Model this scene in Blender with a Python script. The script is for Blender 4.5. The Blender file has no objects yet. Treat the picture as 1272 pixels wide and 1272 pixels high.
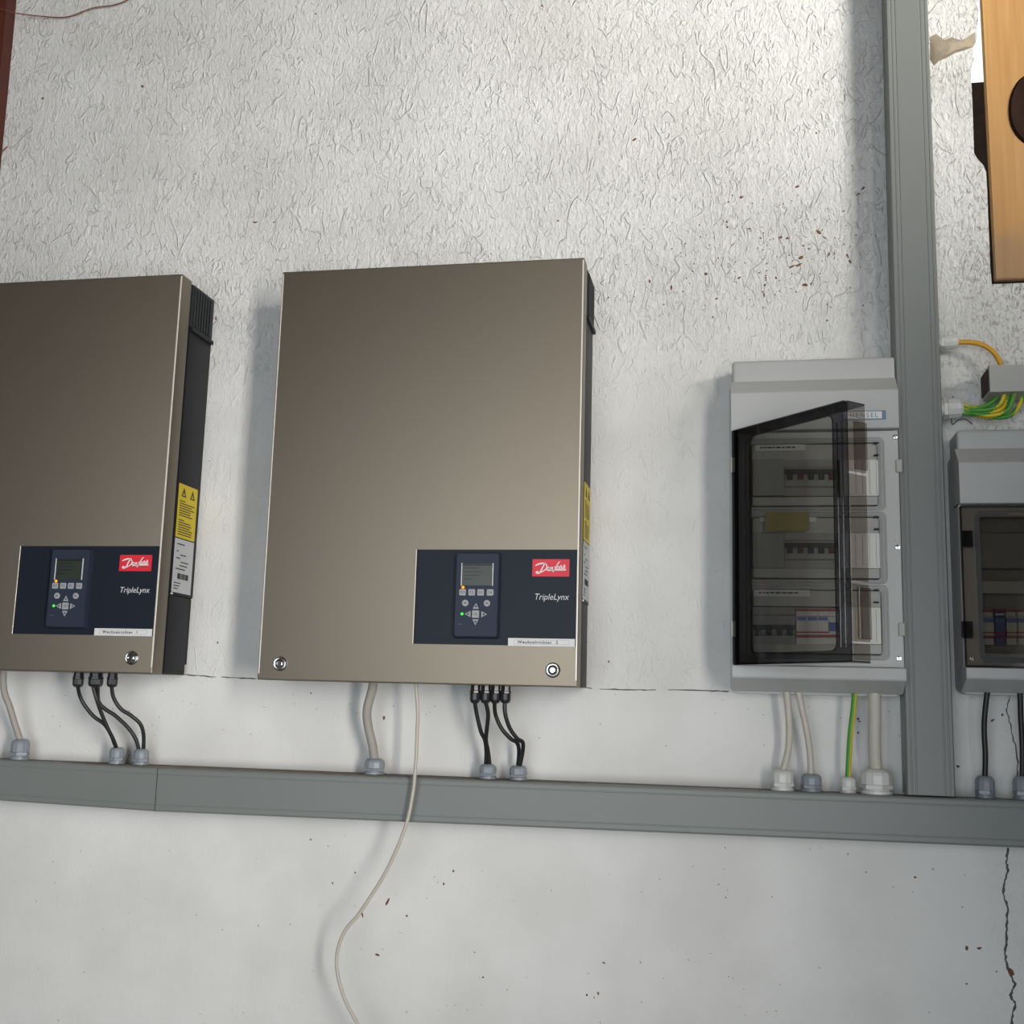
import bpy, bmesh, math, random
from mathutils import Vector, Matrix
from mathutils.geometry import tessellate_polygon
random.seed(7)
S = bpy.context.scene
COL = S.collection
ZF = 1.5                                    # height of the inverters' bottom edge above the floor

# ------------------------------------------------------------------ camera
FPX = 1440.7
CAM = Vector((0.7782, -1.9384, -0.0317 + ZF))
YAW, PITCH, ROLL = -0.1972, 0.1652, 0.0273
fwd = Vector((math.sin(YAW)*math.cos(PITCH), math.cos(YAW)*math.cos(PITCH), math.sin(PITCH)))
rgt = Vector((math.cos(YAW), -math.sin(YAW), 0))
upv = rgt.cross(fwd)
RGT = math.cos(ROLL)*rgt + math.sin(ROLL)*upv
UPV = -math.sin(ROLL)*rgt + math.cos(ROLL)*upv
cd = bpy.data.cameras.new('camera'); cam = bpy.data.objects.new('camera', cd); COL.objects.link(cam)
cd.sensor_width = 36; cd.lens = FPX/1272*36; cd.clip_start = .05
M = Matrix((RGT, UPV, -fwd)).transposed().to_4x4(); M.translation = CAM
cam.matrix_world = M
S.camera = cam

def at(px, py, Y=0.0):
    """world point on the plane y=Y seen at photo pixel (px, py)"""
    d = fwd + RGT*((px-636)/FPX) - UPV*((py-636)/FPX)
    return CAM + d*((Y-CAM.y)/d.y)

# ------------------------------------------------------------------ light and exposure
S.view_settings.view_transform = 'Standard'; S.view_settings.look = 'None'
S.view_settings.gamma = 1; S.view_settings.use_curve_mapping = False
S.view_settings.exposure = 0.0
w = bpy.data.worlds.new('sky'); S.world = w; w.use_nodes = True
w.node_tree.nodes['Background'].inputs[0].default_value = (.72, .86, 1, 1)
w.node_tree.nodes['Background'].inputs[1].default_value = 1.6

def area(name, loc, target, sx, sy, power, col, spread=180):
    l = bpy.data.lights.new(name, 'AREA'); l.shape = 'RECTANGLE'; l.size = sx; l.size_y = sy
    l.energy = power; l.color = col; l.spread = math.radians(spread)
    o = bpy.data.objects.new(name, l); COL.objects.link(o); o.location = loc
    o.rotation_euler = (Vector(target)-Vector(loc)).to_track_quat('-Z', 'Y').to_euler()
    return o
# added unseen lamps: strip beside the camera, high side beam, fill by the door
area('added_strip_light', (1.62, -2.03, 1.62), (-.55, 0, 1.68), .28, 1.7, 8.6, (1, .96, .91), 70)
area('high_side_light', (3.2, -2.3, 2.66), (.98, 0, 2.89), .85, .40, 7.6, (1, .97, .89), 36)
area('door_fill_light', (-.2, -4.8, 1.4), (-.1, 0, 1.6), 2.4, 2.4, 53, (.92, .97, 1))

# ------------------------------------------------------------------ materials
def lin(c):
    return tuple(((v/255)/12.92 if v/255 <= .04045 else ((v/255+.055)/1.055)**2.4) for v in c)
MATS = {}
def mat(name, rgb, rough=.5, metal=0., var=.06, scale=30, bump=0., bscale=400, emit=None, spec=.5, stretch=None, coat=0.):
    m = bpy.data.materials.new(name); m.use_nodes = True; nt = m.node_tree; N = nt.nodes; L = nt.links
    b = N['Principled BSDF']
    b.inputs['Roughness'].default_value = rough; b.inputs['Metallic'].default_value = metal
    b.inputs['Specular IOR Level'].default_value = spec; b.inputs['Coat Weight'].default_value = coat
    tc = N.new('ShaderNodeTexCoord'); mp = N.new('ShaderNodeMapping'); L.new(tc.outputs['Object'], mp.inputs[0])
    if stretch: mp.inputs['Scale'].default_value = stretch
    nz = N.new('ShaderNodeTexNoise'); nz.inputs['Scale'].default_value = scale; nz.inputs['Detail'].default_value = 4
    L.new(mp.outputs[0], nz.inputs['Vector'])
    mx = N.new('ShaderNodeMix'); mx.data_type = 'RGBA'; L.new(nz.outputs['Fac'], mx.inputs[0])
    mx.inputs[6].default_value = (*[min(1, v*(1-var)) for v in rgb], 1); mx.inputs[7].default_value = (*[min(1, v*(1+var)) for v in rgb], 1)
    L.new(mx.outputs[2], b.inputs['Base Color'])
    if bump:
        n2 = N.new('ShaderNodeTexNoise'); n2.inputs['Scale'].default_value = bscale; L.new(mp.outputs[0], n2.inputs['Vector'])
        bp = N.new('ShaderNodeBump'); bp.inputs['Strength'].default_value = bump; bp.inputs['Distance'].default_value = .001
        L.new(n2.outputs['Fac'], bp.inputs['Height']); L.new(bp.outputs[0], b.inputs['Normal'])
    if emit:
        b.inputs['Emission Color'].default_value = (*rgb, 1); b.inputs['Emission Strength'].default_value = emit
    MATS[name] = m; return m
mat('steel', (.285, .247, .196), .50, 1, .05, 60, .10, 500, stretch=(1, 1, 14))
mat('glint_trim_steel', (.80, .75, .68), .5, .6, .03)  # pale tone painting the hood's edge highlight; also the real panel trim
mat('chrome', (.55, .55, .56), .14, 1, .02)
mat('black_plastic', (.013, .014, .017), .5, 0, .1, 60, .15, 900, spec=.25)
mat('vent_plastic', (.022, .025, .028), .5, 0, .1, 60, spec=.25)
mat('dark_gap', (.008, .008, .010), .7)
mat('navy_panel', (.011, .015, .026), .45, 0, .05, spec=.22)
mat('keypad_plastic', (.024, .034, .056), .5, 0, .06, 60, .1, 900, spec=.25)
mat('button_grey', (.33, .34, .36), .5)
mat('button_print', (.10, .10, .11), .6)
mat('lcd', (.030, .038, .030), .3)
mat('lcd_dark', (.012, .014, .012), .4)
mat('red', (.68, .022, .045), .45)
mat('white_print', (.78, .78, .78), .5)
mat('grey_print', (.58, .59, .61), .5)
mat('label_white', (.70, .70, .70), .5)
mat('label_black', (.012, .012, .012), .6)
mat('sticker_yellow', (.62, .47, .008), .5)
mat('sticker_white', (.50, .51, .53), .5)
mat('led_amber', (1, .30, .008), .3, emit=1.0)
mat('led_green', (.05, 1, .04), .3, emit=.8)
mat('duct_grey', (.185, .198, .190), .42, 0, .05, 8, .12, 700)
mat('duct_dust', (.16, .135, .11), .9, 0, .35, 60, .5, 300)
mat('box_grey', (.45, .455, .45), .42, 0, .03, 20, .1, 700)
mat('box_inner', (.50, .51, .50), .45, 0, .03, 20)
mat('blank_white', (.72, .72, .69), .45, 0, .03, 20)
mat('breaker_grey', (.30, .30, .29), .5)
mat('breaker_white', (.62, .62, .60), .45)
mat('toggle_black', (.014, .013, .018), .4)
mat('toggle_red', (.09, .010, .010), .4)
mat('breaker_blue', (.05, .10, .34), .4)
mat('line_red', (.42, .012, .03), .5)
mat('line_blue', (.12, .20, .48), .5)
mat('reflection_yellow', (.34, .30, .10), .6)
mat('logo_blue', (.14, .20, .30), .5)
mat('gland_grey', (.24, .27, .30), .36, 0, .05)
mat('gland_white', (.62, .62, .60), .36, 0, .03)
mat('gland_black', (.018, .018, .020), .28, 0, .05)
mat('cable_black', (.014, .014, .015), .42)
mat('cable_grey', (.34, .315, .28), .5, 0, .06, 90)
mat('cable_beige', (.50, .465, .40), .5, 0, .06, 90)
mat('cable_cream', (.52, .49, .43), .5, 0, .05, 90)
mat('cable_orange', (.66, .34, .018), .42)
mat('cable_green', (.07, .30, .035), .42)
mat('cable_yellow', (.66, .50, .02), .42)
mat('busbar_grey', (.42, .42, .395), .5, 0, .05, 40)
mat('rust_paint', (.085, .016, .008), .6, 0, .3, 30)
mat('rust_wire', (.20, .055, .018), .7, 0, .3, 120)
mat('mud', (.33, .275, .205), .95, 0, .35, 60, .8, 120)
mat('speck', (.16, .075, .045), .9, 0, .4, 200)
mat('crack', (.10, .095, .09), 1, 0, .3, 200)
mat('brick_dark', (.055, .040, .032), .95, 0, .5, 40, 1, 80)
mat('concrete', (.34, .33, .31), .85, 0, .2, 4, .4, 60)
mat('room_wall', (.50, .48, .44), .9, 0, .12, 3, .4, 60)
mat('roof_wood', (.16, .10, .06), .8, 0, .4, 6, .3, 40, stretch=(8, 1, 1))
mat('knot', (.022, .010, .006), .8, 0, .6, 40, .4, 60, spec=.15)

def wood_mat():
    m = bpy.data.materials.new('board_wood'); m.use_nodes = True; N = m.node_tree.nodes; L = m.node_tree.links; b = N['Principled BSDF']
    tc = N.new('ShaderNodeTexCoord'); mp = N.new('ShaderNodeMapping'); mp.inputs['Scale'].default_value = (60, 20, 2.2)
    L.new(tc.outputs['Object'], mp.inputs[0])
    nz = N.new('ShaderNodeTexNoise'); nz.inputs['Scale'].default_value = 1.4; nz.inputs['Detail'].default_value = 7; nz.inputs['Distortion'].default_value = .6
    L.new(mp.outputs[0], nz.inputs['Vector'])
    cr = N.new('ShaderNodeValToRGB'); e = cr.color_ramp.elements
    e[0].position = .3; e[0].color = (.40, .205, .066, 1); e[1].position = .75; e[1].color = (.51, .285, .10, 1)
    L.new(nz.outputs['Fac'], cr.inputs[0])
    # shade painted into the colour towards the foot of the board
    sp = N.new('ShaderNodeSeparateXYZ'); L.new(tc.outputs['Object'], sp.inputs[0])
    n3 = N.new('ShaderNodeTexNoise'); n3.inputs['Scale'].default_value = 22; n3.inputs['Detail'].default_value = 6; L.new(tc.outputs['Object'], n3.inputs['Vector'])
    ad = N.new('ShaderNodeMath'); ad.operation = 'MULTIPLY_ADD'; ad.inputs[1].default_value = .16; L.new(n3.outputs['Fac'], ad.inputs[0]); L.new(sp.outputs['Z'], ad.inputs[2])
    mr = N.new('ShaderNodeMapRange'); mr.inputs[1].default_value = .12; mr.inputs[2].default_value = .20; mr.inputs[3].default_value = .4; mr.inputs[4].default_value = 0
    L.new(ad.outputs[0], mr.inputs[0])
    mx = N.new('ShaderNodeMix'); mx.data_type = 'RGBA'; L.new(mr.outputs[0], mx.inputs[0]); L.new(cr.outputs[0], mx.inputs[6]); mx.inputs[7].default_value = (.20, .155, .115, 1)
    L.new(mx.outputs[2], b.inputs['Base Color']); b.inputs['Roughness'].default_value = .6
    bp = N.new('ShaderNodeBump'); bp.inputs['Strength'].default_value = .25; bp.inputs['Distance'].default_value = .002
    L.new(nz.outputs['Fac'], bp.inputs['Height']); L.new(bp.outputs[0], b.inputs['Normal'])
    MATS['board_wood'] = m
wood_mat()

def tinted(name, tint, gloss=.06, rough=.05):
    m = bpy.data.materials.new(name); m.use_nodes = True; N = m.node_tree.nodes; L = m.node_tree.links; N.remove(N['Principled BSDF'])
    t = N.new('ShaderNodeBsdfTransparent'); t.inputs[0].default_value = (*tint, 1)
    g = N.new('ShaderNodeBsdfGlossy'); g.inputs['Roughness'].default_value = rough; g.inputs[0].default_value = (.9, .9, .92, 1)
    nz = N.new('ShaderNodeTexNoise'); nz.inputs['Scale'].default_value = 9
    lw = N.new('ShaderNodeLayerWeight'); pw = N.new('ShaderNodeMath'); pw.operation = 'POWER'; L.new(lw.outputs['Facing'], pw.inputs[0]); pw.inputs[1].default_value = 5
    ad = N.new('ShaderNodeMath'); ad.operation = 'MULTIPLY_ADD'; L.new(pw.outputs[0], ad.inputs[0]); ad.inputs[1].default_value = .9; ad.inputs[2].default_value = gloss*.5
    mu = N.new('ShaderNodeMath'); mu.operation = 'MULTIPLY_ADD'; L.new(nz.outputs['Fac'], mu.inputs[0]); mu.inputs[1].default_value = gloss*.3; L.new(ad.outputs[0], mu.inputs[2])
    mx = N.new('ShaderNodeMixShader'); L.new(mu.outputs[0], mx.inputs[0]); L.new(t.outputs[0], mx.inputs[1]); L.new(g.outputs[0], mx.inputs[2])
    L.new(mx.outputs[0], N['Material Output'].inputs[0]); MATS[name] = m
tinted('smoke_pane', (.66, .66, .65))
tinted('smoke_pane_closed', (.64, .62, .59), .03)  # slightly darker copy of the pane, painting shade into the closed box
tinted('smoke_frame', (.34, .345, .36))
tinted('smoke_rim', (.70, .67, .64))

def plaster():
    m = bpy.data.materials.new('plaster'); m.use_nodes = True; N = m.node_tree.nodes; L = m.node_tree.links; b = N['Principled BSDF']
    b.inputs['Roughness'].default_value = .88; b.inputs['Specular IOR Level'].default_value = .25
    tc = N.new('ShaderNodeTexCoord')
    def noise(sc, det=3, stretch=(1, 1, 1), rough=.5, dist=0., off=(0, 0, 0)):
        mp = N.new('ShaderNodeMapping'); mp.inputs['Scale'].default_value = stretch; mp.inputs['Location'].default_value = off
        L.new(tc.outputs['Object'], mp.inputs[0])
        n = N.new('ShaderNodeTexNoise'); n.inputs['Scale'].default_value = sc; n.inputs['Detail'].default_value = det
        n.inputs['Roughness'].default_value = rough; n.inputs['Distortion'].default_value = dist
        L.new(mp.outputs[0], n.inputs['Vector']); return n.outputs['Fac']
    def math_(op, a, b_=None, c=None):
        n = N.new('ShaderNodeMath'); n.operation = op
        for i, v in enumerate((a, b_, c)):
            if v is None: continue
            if isinstance(v, (int, float)): n.inputs[i].default_value = v
            else: L.new(v, n.inputs[i])
        return n.outputs[0]
    def mrange(v, a, b_, c=0., d=1., smooth=True):
        n = N.new('ShaderNodeMapRange'); n.interpolation_type = 'SMOOTHSTEP' if smooth else 'LINEAR'
        L.new(v, n.inputs[0])
        for i, q in enumerate((a, b_, c, d)): n.inputs[i+1].default_value = q
        return n.outputs[0]
    # trowel ridges: contour lines of a stretched noise, broken up by a second one
    def worms(sc, off, wid, lo, hi):
        n = noise(sc, 2, (1.25, 1, .62), .55, .5, off)
        line = mrange(math_('ABSOLUTE', math_('SUBTRACT', n, .5)), 0, wid, 1, 0)
        mask = mrange(noise(sc*1.7, 2, (1, 1, 1), .5, 0, (off[0]+5, 3, 1)), lo, hi)
        return math_('MULTIPLY', line, mask)
    wm = math_('MAXIMUM', worms(13, (0, 0, 0), .016, .50, .60), worms(17, (9, 2, 4), .020, .52, .62))
    wm = math_('MAXIMUM', wm, math_('MULTIPLY', worms(34, (3, 7, 2), .035, .46, .60), .75))
    grit = noise(110, 6, (1.3, 1, .7), .62, .9)
    grit = mrange(grit, .35, .75)
    fine = noise(330, 3)
    sep = N.new('ShaderNodeSeparateXYZ'); L.new(tc.outputs['Object'], sep.inputs[0])
    up = mrange(sep.outputs['Z'], ZF-.02, ZF+.01)              # rough coat above the joint, smooth render under it
    rise = mrange(sep.outputs['Z'], ZF+.45, ZF+.72, .22, 1)
    rc = math_('MULTIPLY', up, rise)
    h = math_('ADD', math_('MULTIPLY', wm, .80), math_('MULTIPLY', grit, .56))
    h = math_('MULTIPLY', h, math_('ADD', rc, .07))
    h = math_('ADD', h, math_('MULTIPLY', fine, .10))
    h = math_('ADD', h, math_('MULTIPLY', noise(9, 3), .3))
    bp = N.new('ShaderNodeBump'); bp.inputs['Strength'].default_value = .9; bp.inputs['Distance'].default_value = .0031
    L.new(h, bp.inputs['Height']); L.new(bp.outputs[0], b.inputs['Normal'])
    # whitewash with faint mottling and small brown fly marks
    mx = N.new('ShaderNodeMix'); mx.data_type = 'RGBA'; L.new(mrange(noise(5, 5), .3, .7), mx.inputs[0])
    mx.inputs[6].default_value = (.66, .655, .635, 1); mx.inputs[7].default_value = (.76, .755, .74, 1)
    sp = mrange(noise(150, 2, (1, 1, 1), .5, 0, (2, 2, 2)), .735, .765)
    sp = math_('MULTIPLY', sp, mrange(noise(7, 2, (1, 1, 1), .5, 0, (8, 1, 3)), .45, .62))
    m2 = N.new('ShaderNodeMix'); m2.data_type = 'RGBA'; L.new(sp, m2.inputs[0]); L.new(mx.outputs[2], m2.inputs[6]); m2.inputs[7].default_value = (.26, .18, .14, 1)
    # damp grey wear spreading from the window corner
    ds = math_('ADD', sep.outputs['X'], math_('MULTIPLY', noise(14, 4), .3))
    wr = math_('MULTIPLY', mrange(ds, 1.22, 1.36, 0, 1), mrange(noise(150, 5, (1, 1, .6), .75), .50, .60))
    wr = math_('MULTIPLY', wr, mrange(sep.outputs['Z'], ZF+.2, ZF+.55, .12, 1))
    m3 = N.new('ShaderNodeMix'); m3.data_type = 'RGBA'; L.new(math_('MULTIPLY', wr, .7), m3.inputs[0]); L.new(m2.outputs[2], m3.inputs[6]); m3.inputs[7].default_value = (.30, .26, .23, 1)
    L.new(m3.outputs[2], b.inputs['Base Color'])
    MATS['plaster'] = m
plaster()

# ------------------------------------------------------------------ mesh helpers (all in world coordinates)
def bm_(): return bmesh.new()
def box(bm, x0, x1, y0, y1, z0, z1, bev=0., seg=2):
    r = bmesh.ops.create_cube(bm, size=1)
    vs = r['verts']
    for v in vs:
        v.co = Vector((x0 if v.co.x < 0 else x1, y0 if v.co.y < 0 else y1, z0 if v.co.z < 0 else z1))
    if bev:
        es = list({e for v in vs for e in v.link_edges})
        bmesh.ops.bevel(bm, geom=es, offset=bev, segments=seg, affect='EDGES', profile=.6)
    return bm
def prism(bm, pts, d):
    """polygon pts (3D, coplanar) extruded by vector d"""
    d = Vector(d); a = [bm.verts.new(Vector(p)) for p in pts]; b = [bm.verts.new(Vector(p)+d) for p in pts]; n = len(pts)
    bm.faces.new(a); bm.faces.new(list(reversed(b)))
    for i in range(n): bm.faces.new((a[i], b[i], b[(i+1) % n], a[(i+1) % n]))
    return bm
def ring(bm, outer, inner, d):
    d = Vector(d); n = len(outer)
    A = [[bm.verts.new(Vector(p)+o) for p in q] for o in (Vector(), d) for q in (outer, inner)]
    ao, ai, bo, bi = A
    for i in range(n):
        j = (i+1) % n
        bm.faces.new((ao[i], ao[j], ai[j], ai[i])); bm.faces.new((bo[j], bo[i], bi[i], bi[j]))
        bm.faces.new((ao[j], ao[i], bo[i], bo[j])); bm.faces.new((ai[i], ai[j], bi[j], bi[i]))
    return bm
def rrect(x0, x1, z0, z1, r, n=4):
    P = []
    for cx, cz, a0 in ((x1-r, z1-r, 0), (x0+r, z1-r, 90), (x0+r, z0+r, 180), (x1-r, z0+r, 270)):
        for k in range(n+1):
            a = math.radians(a0+90*k/n); P.append((cx+r*math.cos(a), cz+r*math.sin(a)))
    return P
def lathe(bm, o, axis, prof, seg=20):
    o = Vector(o); ax = Vector(axis).normalized()
    u = ax.orthogonal().normalized(); v = ax.cross(u); rings = []
    for r, h in prof:
        rings.append([bm.verts.new(o+ax*h+(u*math.cos(2*math.pi*k/seg)+v*math.sin(2*math.pi*k/seg))*max(r, 1e-5)) for k in range(seg)])
    for a, b in zip(rings, rings[1:]):
        for k in range(seg): bm.faces.new((a[k], a[(k+1) % seg], b[(k+1) % seg], b[k]))
    bm.faces.new(list(reversed(rings[0]))); bm.faces.new(rings[-1])
    return bm
def smooth_path(P, n=8):
    P = [Vector(p) for p in P]
    if len(P) < 3: return P
    Q = [P[0]*2-P[1]]+P+[P[-1]*2-P[-2]]; out = []
    for i in range(1, len(Q)-2):
        a, b, c, d = Q[i-1:i+3]
        for k in range(n):
            t = k/n
            out.append(.5*((2*b)+(c-a)*t+(2*a-5*b+4*c-d)*t*t+(3*b-a-3*c+d)*t**3))
    out.append(P[-1]); return out
def tube(bm, P, r, seg=10, n=8, sm=True):
    P = smooth_path(P, n) if sm else [Vector(p) for p in P]
    rings = []; u = None
    for i, p in enumerate(P):
        t = (P[min(i+1, len(P)-1)]-P[max(i-1, 0)]).normalized()
        u = t.orthogonal().normalized() if u is None else (u-t*u.dot(t)).normalized()
        v = t.cross(u); rr = r(i/(len(P)-1)) if callable(r) else r
        rings.append([bm.verts.new(p+(u*math.cos(2*math.pi*k/seg)+v*math.sin(2*math.pi*k/seg))*rr) for k in range(seg)])
    for a, b in zip(rings, rings[1:]):
        for k in range(seg): bm.faces.new((a[k], a[(k+1) % seg], b[(k+1) % seg], b[k]))
    bm.faces.new(list(reversed(rings[0]))); bm.faces.new(rings[-1])
    return bm
def plate(bm, x0, x1, z0, z1, holes, y, t):
    """slab with rectangular holes, front at y, going back to y+t"""
    xs = sorted({x0, x1, *[h[0] for h in holes], *[h[1] for h in holes]}); zs = sorted({z0, z1, *[h[2] for h in holes], *[h[3] for h in holes]})
    V = {}
    def v(i, j):
        if (i, j) not in V: V[i, j] = bm.verts.new((xs[i], y, zs[j]))
        return V[i, j]
    fs = []
    for i in range(len(xs)-1):
        for j in range(len(zs)-1):
            cx, cz = (xs[i]+xs[i+1])/2, (zs[j]+zs[j+1])/2
            if any(h[0] < cx < h[1] and h[2] < cz < h[3] for h in holes): continue
            fs.append(bm.faces.new((v(i, j), v(i+1, j), v(i+1, j+1), v(i, j+1))))
    g = bmesh.ops.extrude_face_region(bm, geom=fs)
    bmesh.ops.translate(bm, verts=[q for q in g['geom'] if isinstance(q, bmesh.types.BMVert)], vec=(0, t, 0))
    for f in fs:
        if f.is_valid: pass
    return bm

def origin(o):
    p = Vector()
    while o: p += o.location; o = o.parent
    return p
def obj(name, bm, m, parent=None, loc=None, smooth=False, xf=None, label=None):
    if xf is not None: bm.transform(xf)
    bmesh.ops.recalc_face_normals(bm, faces=bm.faces[:])
    base = origin(parent) if parent else Vector(loc or (0, 0, 0))
    bm.transform(Matrix.Translation(-base))
    me = bpy.data.meshes.new(name); bm.to_mesh(me); bm.free()
    if smooth:
        for p in me.polygons: p.use_smooth = True
        try: me.set_sharp_from_angle(angle=math.radians(38))
        except Exception: pass
    for q in (m if isinstance(m, (list, tuple)) else [m]): me.materials.append(MATS[q])
    o = bpy.data.objects.new(name, me); COL.objects.link(o)
    if parent: o.parent = parent
    else: o.location = base
    if label: o['label'] = label
    return o
def tag(o, label, cat, group=None):
    o['label'] = label; o['category'] = cat
    if group: o['group'] = group
    return o
def thing(name, loc, label, cat, group=None):
    o = bpy.data.objects.new(name, None); COL.objects.link(o); o.location = loc; o.empty_display_size = .05
    return tag(o, label, cat, group)
def struct(o): o['kind'] = 'structure'; return o
def text_bm(s, x0, z0, width, height, y, shear=0., ext=.0004, spacing=1., bold=0.):
    """sans lettering in the plane y, fitted into width x height"""
    c = bpy.data.curves.new('lettering', 'FONT'); c.body = s; c.shear = shear; c.extrude = 0; c.space_character = spacing; c.resolution_u = 3; c.offset = bold
    t = bpy.data.objects.new('lettering', c); me = bpy.data.meshes.new_from_object(t)
    bm = bmesh.new(); bm.from_mesh(me); bpy.data.objects.remove(t); bpy.data.curves.remove(c); bpy.data.meshes.remove(me)
    xs = [v.co.x for v in bm.verts]; zs = [v.co.y for v in bm.verts]
    sx = width/(max(xs)-min(xs)); sz = height/(max(zs)-min(zs)); mx, mz = min(xs), min(zs)
    for v in bm.verts: v.co = Vector((x0+(v.co.x-mx)*sx, y, z0+(v.co.y-mz)*sz))
    g = bmesh.ops.extrude_face_region(bm, geom=bm.faces[:])
    bmesh.ops.translate(bm, verts=[q for q in g['geom'] if isinstance(q, bmesh.types.BMVert)], vec=(0, ext, 0))
    return bm
def ribbon(bm, P, wid, y, t=.0004):
    """flat stroke through (x, z, halfwidth scale) points in the plane y"""
    P3 = smooth_path([(p[0], p[1], p[2] if len(p) > 2 else 1) for p in P], 5); L = []; R = []
    for i, p in enumerate(P3):
        a = P3[max(i-1, 0)]; b = P3[min(i+1, len(P3)-1)]; d = Vector((b.x-a.x, b.y-a.y)).normalized(); n = Vector((-d.y, d.x))*wid*p.z
        L.append((p.x+n.x, p.y+n.y)); R.append((p.x-n.x, p.y-n.y))
    A = [[bm.verts.new((q[0], yy, q[1])) for q in s] for yy in (y, y+t) for s in (L, R)]
    for i in range(len(P3)-1):
        bm.faces.new((A[0][i], A[0][i+1], A[1][i+1], A[1][i])); bm.faces.new((A[2][i+1], A[2][i], A[3][i], A[3][i+1]))
        bm.faces.new((A[0][i+1], A[0][i], A[2][i], A[2][i+1])); bm.faces.new((A[1][i], A[1][i+1], A[3][i+1], A[3][i]))
    return bm

# ------------------------------------------------------------------ the room
hx0, hz0 = at(1232, 353).x, at(1232, 353).z
edge = [(1232, 353), (1230, 330), (1229, 300), (1227.5, 270), (1226.5, 240), (1225, 214), (1222, 206), (1214, 197), (1210, 190), (1209, 160), (1208, 128), (1206.5, 100), (1206, 86), (1210, 74), (1209, 64), (1212.5, 52), (1215, 30), (1215.5, 12), (1216, -40)]
hole = [(at(x, y).x, at(x, y).z) for x, y in edge]
hole = hole + [(hole[-1][0]+.01, 2.95), (2.35, 2.95), (2.35, hz0)]
outer = [(-3.2, 0), (3.6, 0), (3.6, 3.3), (-3.2, 3.3)]
allp = outer+hole
tris = tessellate_polygon([[Vector((x, z, 0)) for x, z in outer], [Vector((x, z, 0)) for x, z in hole]])
bm = bm_(); vs = [bm.verts.new((x, 0, z)) for x, z in allp]
fs = [bm.faces.new([vs[i] for i in t]) for t in tris]
g = bmesh.ops.extrude_face_region(bm, geom=fs)
bmesh.ops.translate(bm, verts=[q for q in g['geom'] if isinstance(q, bmesh.types.BMVert)], vec=(0, .3, 0))
wall = struct(obj('wall_back', bm, 'plaster')); wall['label'] = 'rough whitewashed plaster wall behind the electrical boxes'
b = bm_(); box(b, -3.2, 3.6, -5.2, .3, -.12, 0); struct(obj('floor', b, 'concrete'))
b = bm_(); box(b, -3.2, 3.6, -5.2, .3, 3.3, 3.42); struct(obj('ceiling', b, 'roof_wood'))
b = bm_(); box(b, -3.32, -3.2, -5.2, .3, 0, 3.3); struct(obj('wall_left', b, 'room_wall'))
b = bm_(); box(b, 3.6, 3.72, -5.2, .3, 0, 3.3); struct(obj('wall_right', b, 'room_wall'))
b = bm_(); plate(b, -3.2, 3.6, 0, 3.3, [(-.6, 1.8, .02, 2.5)], -5.2, .15); struct(obj('wall_front', b, 'room_wall'))

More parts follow.
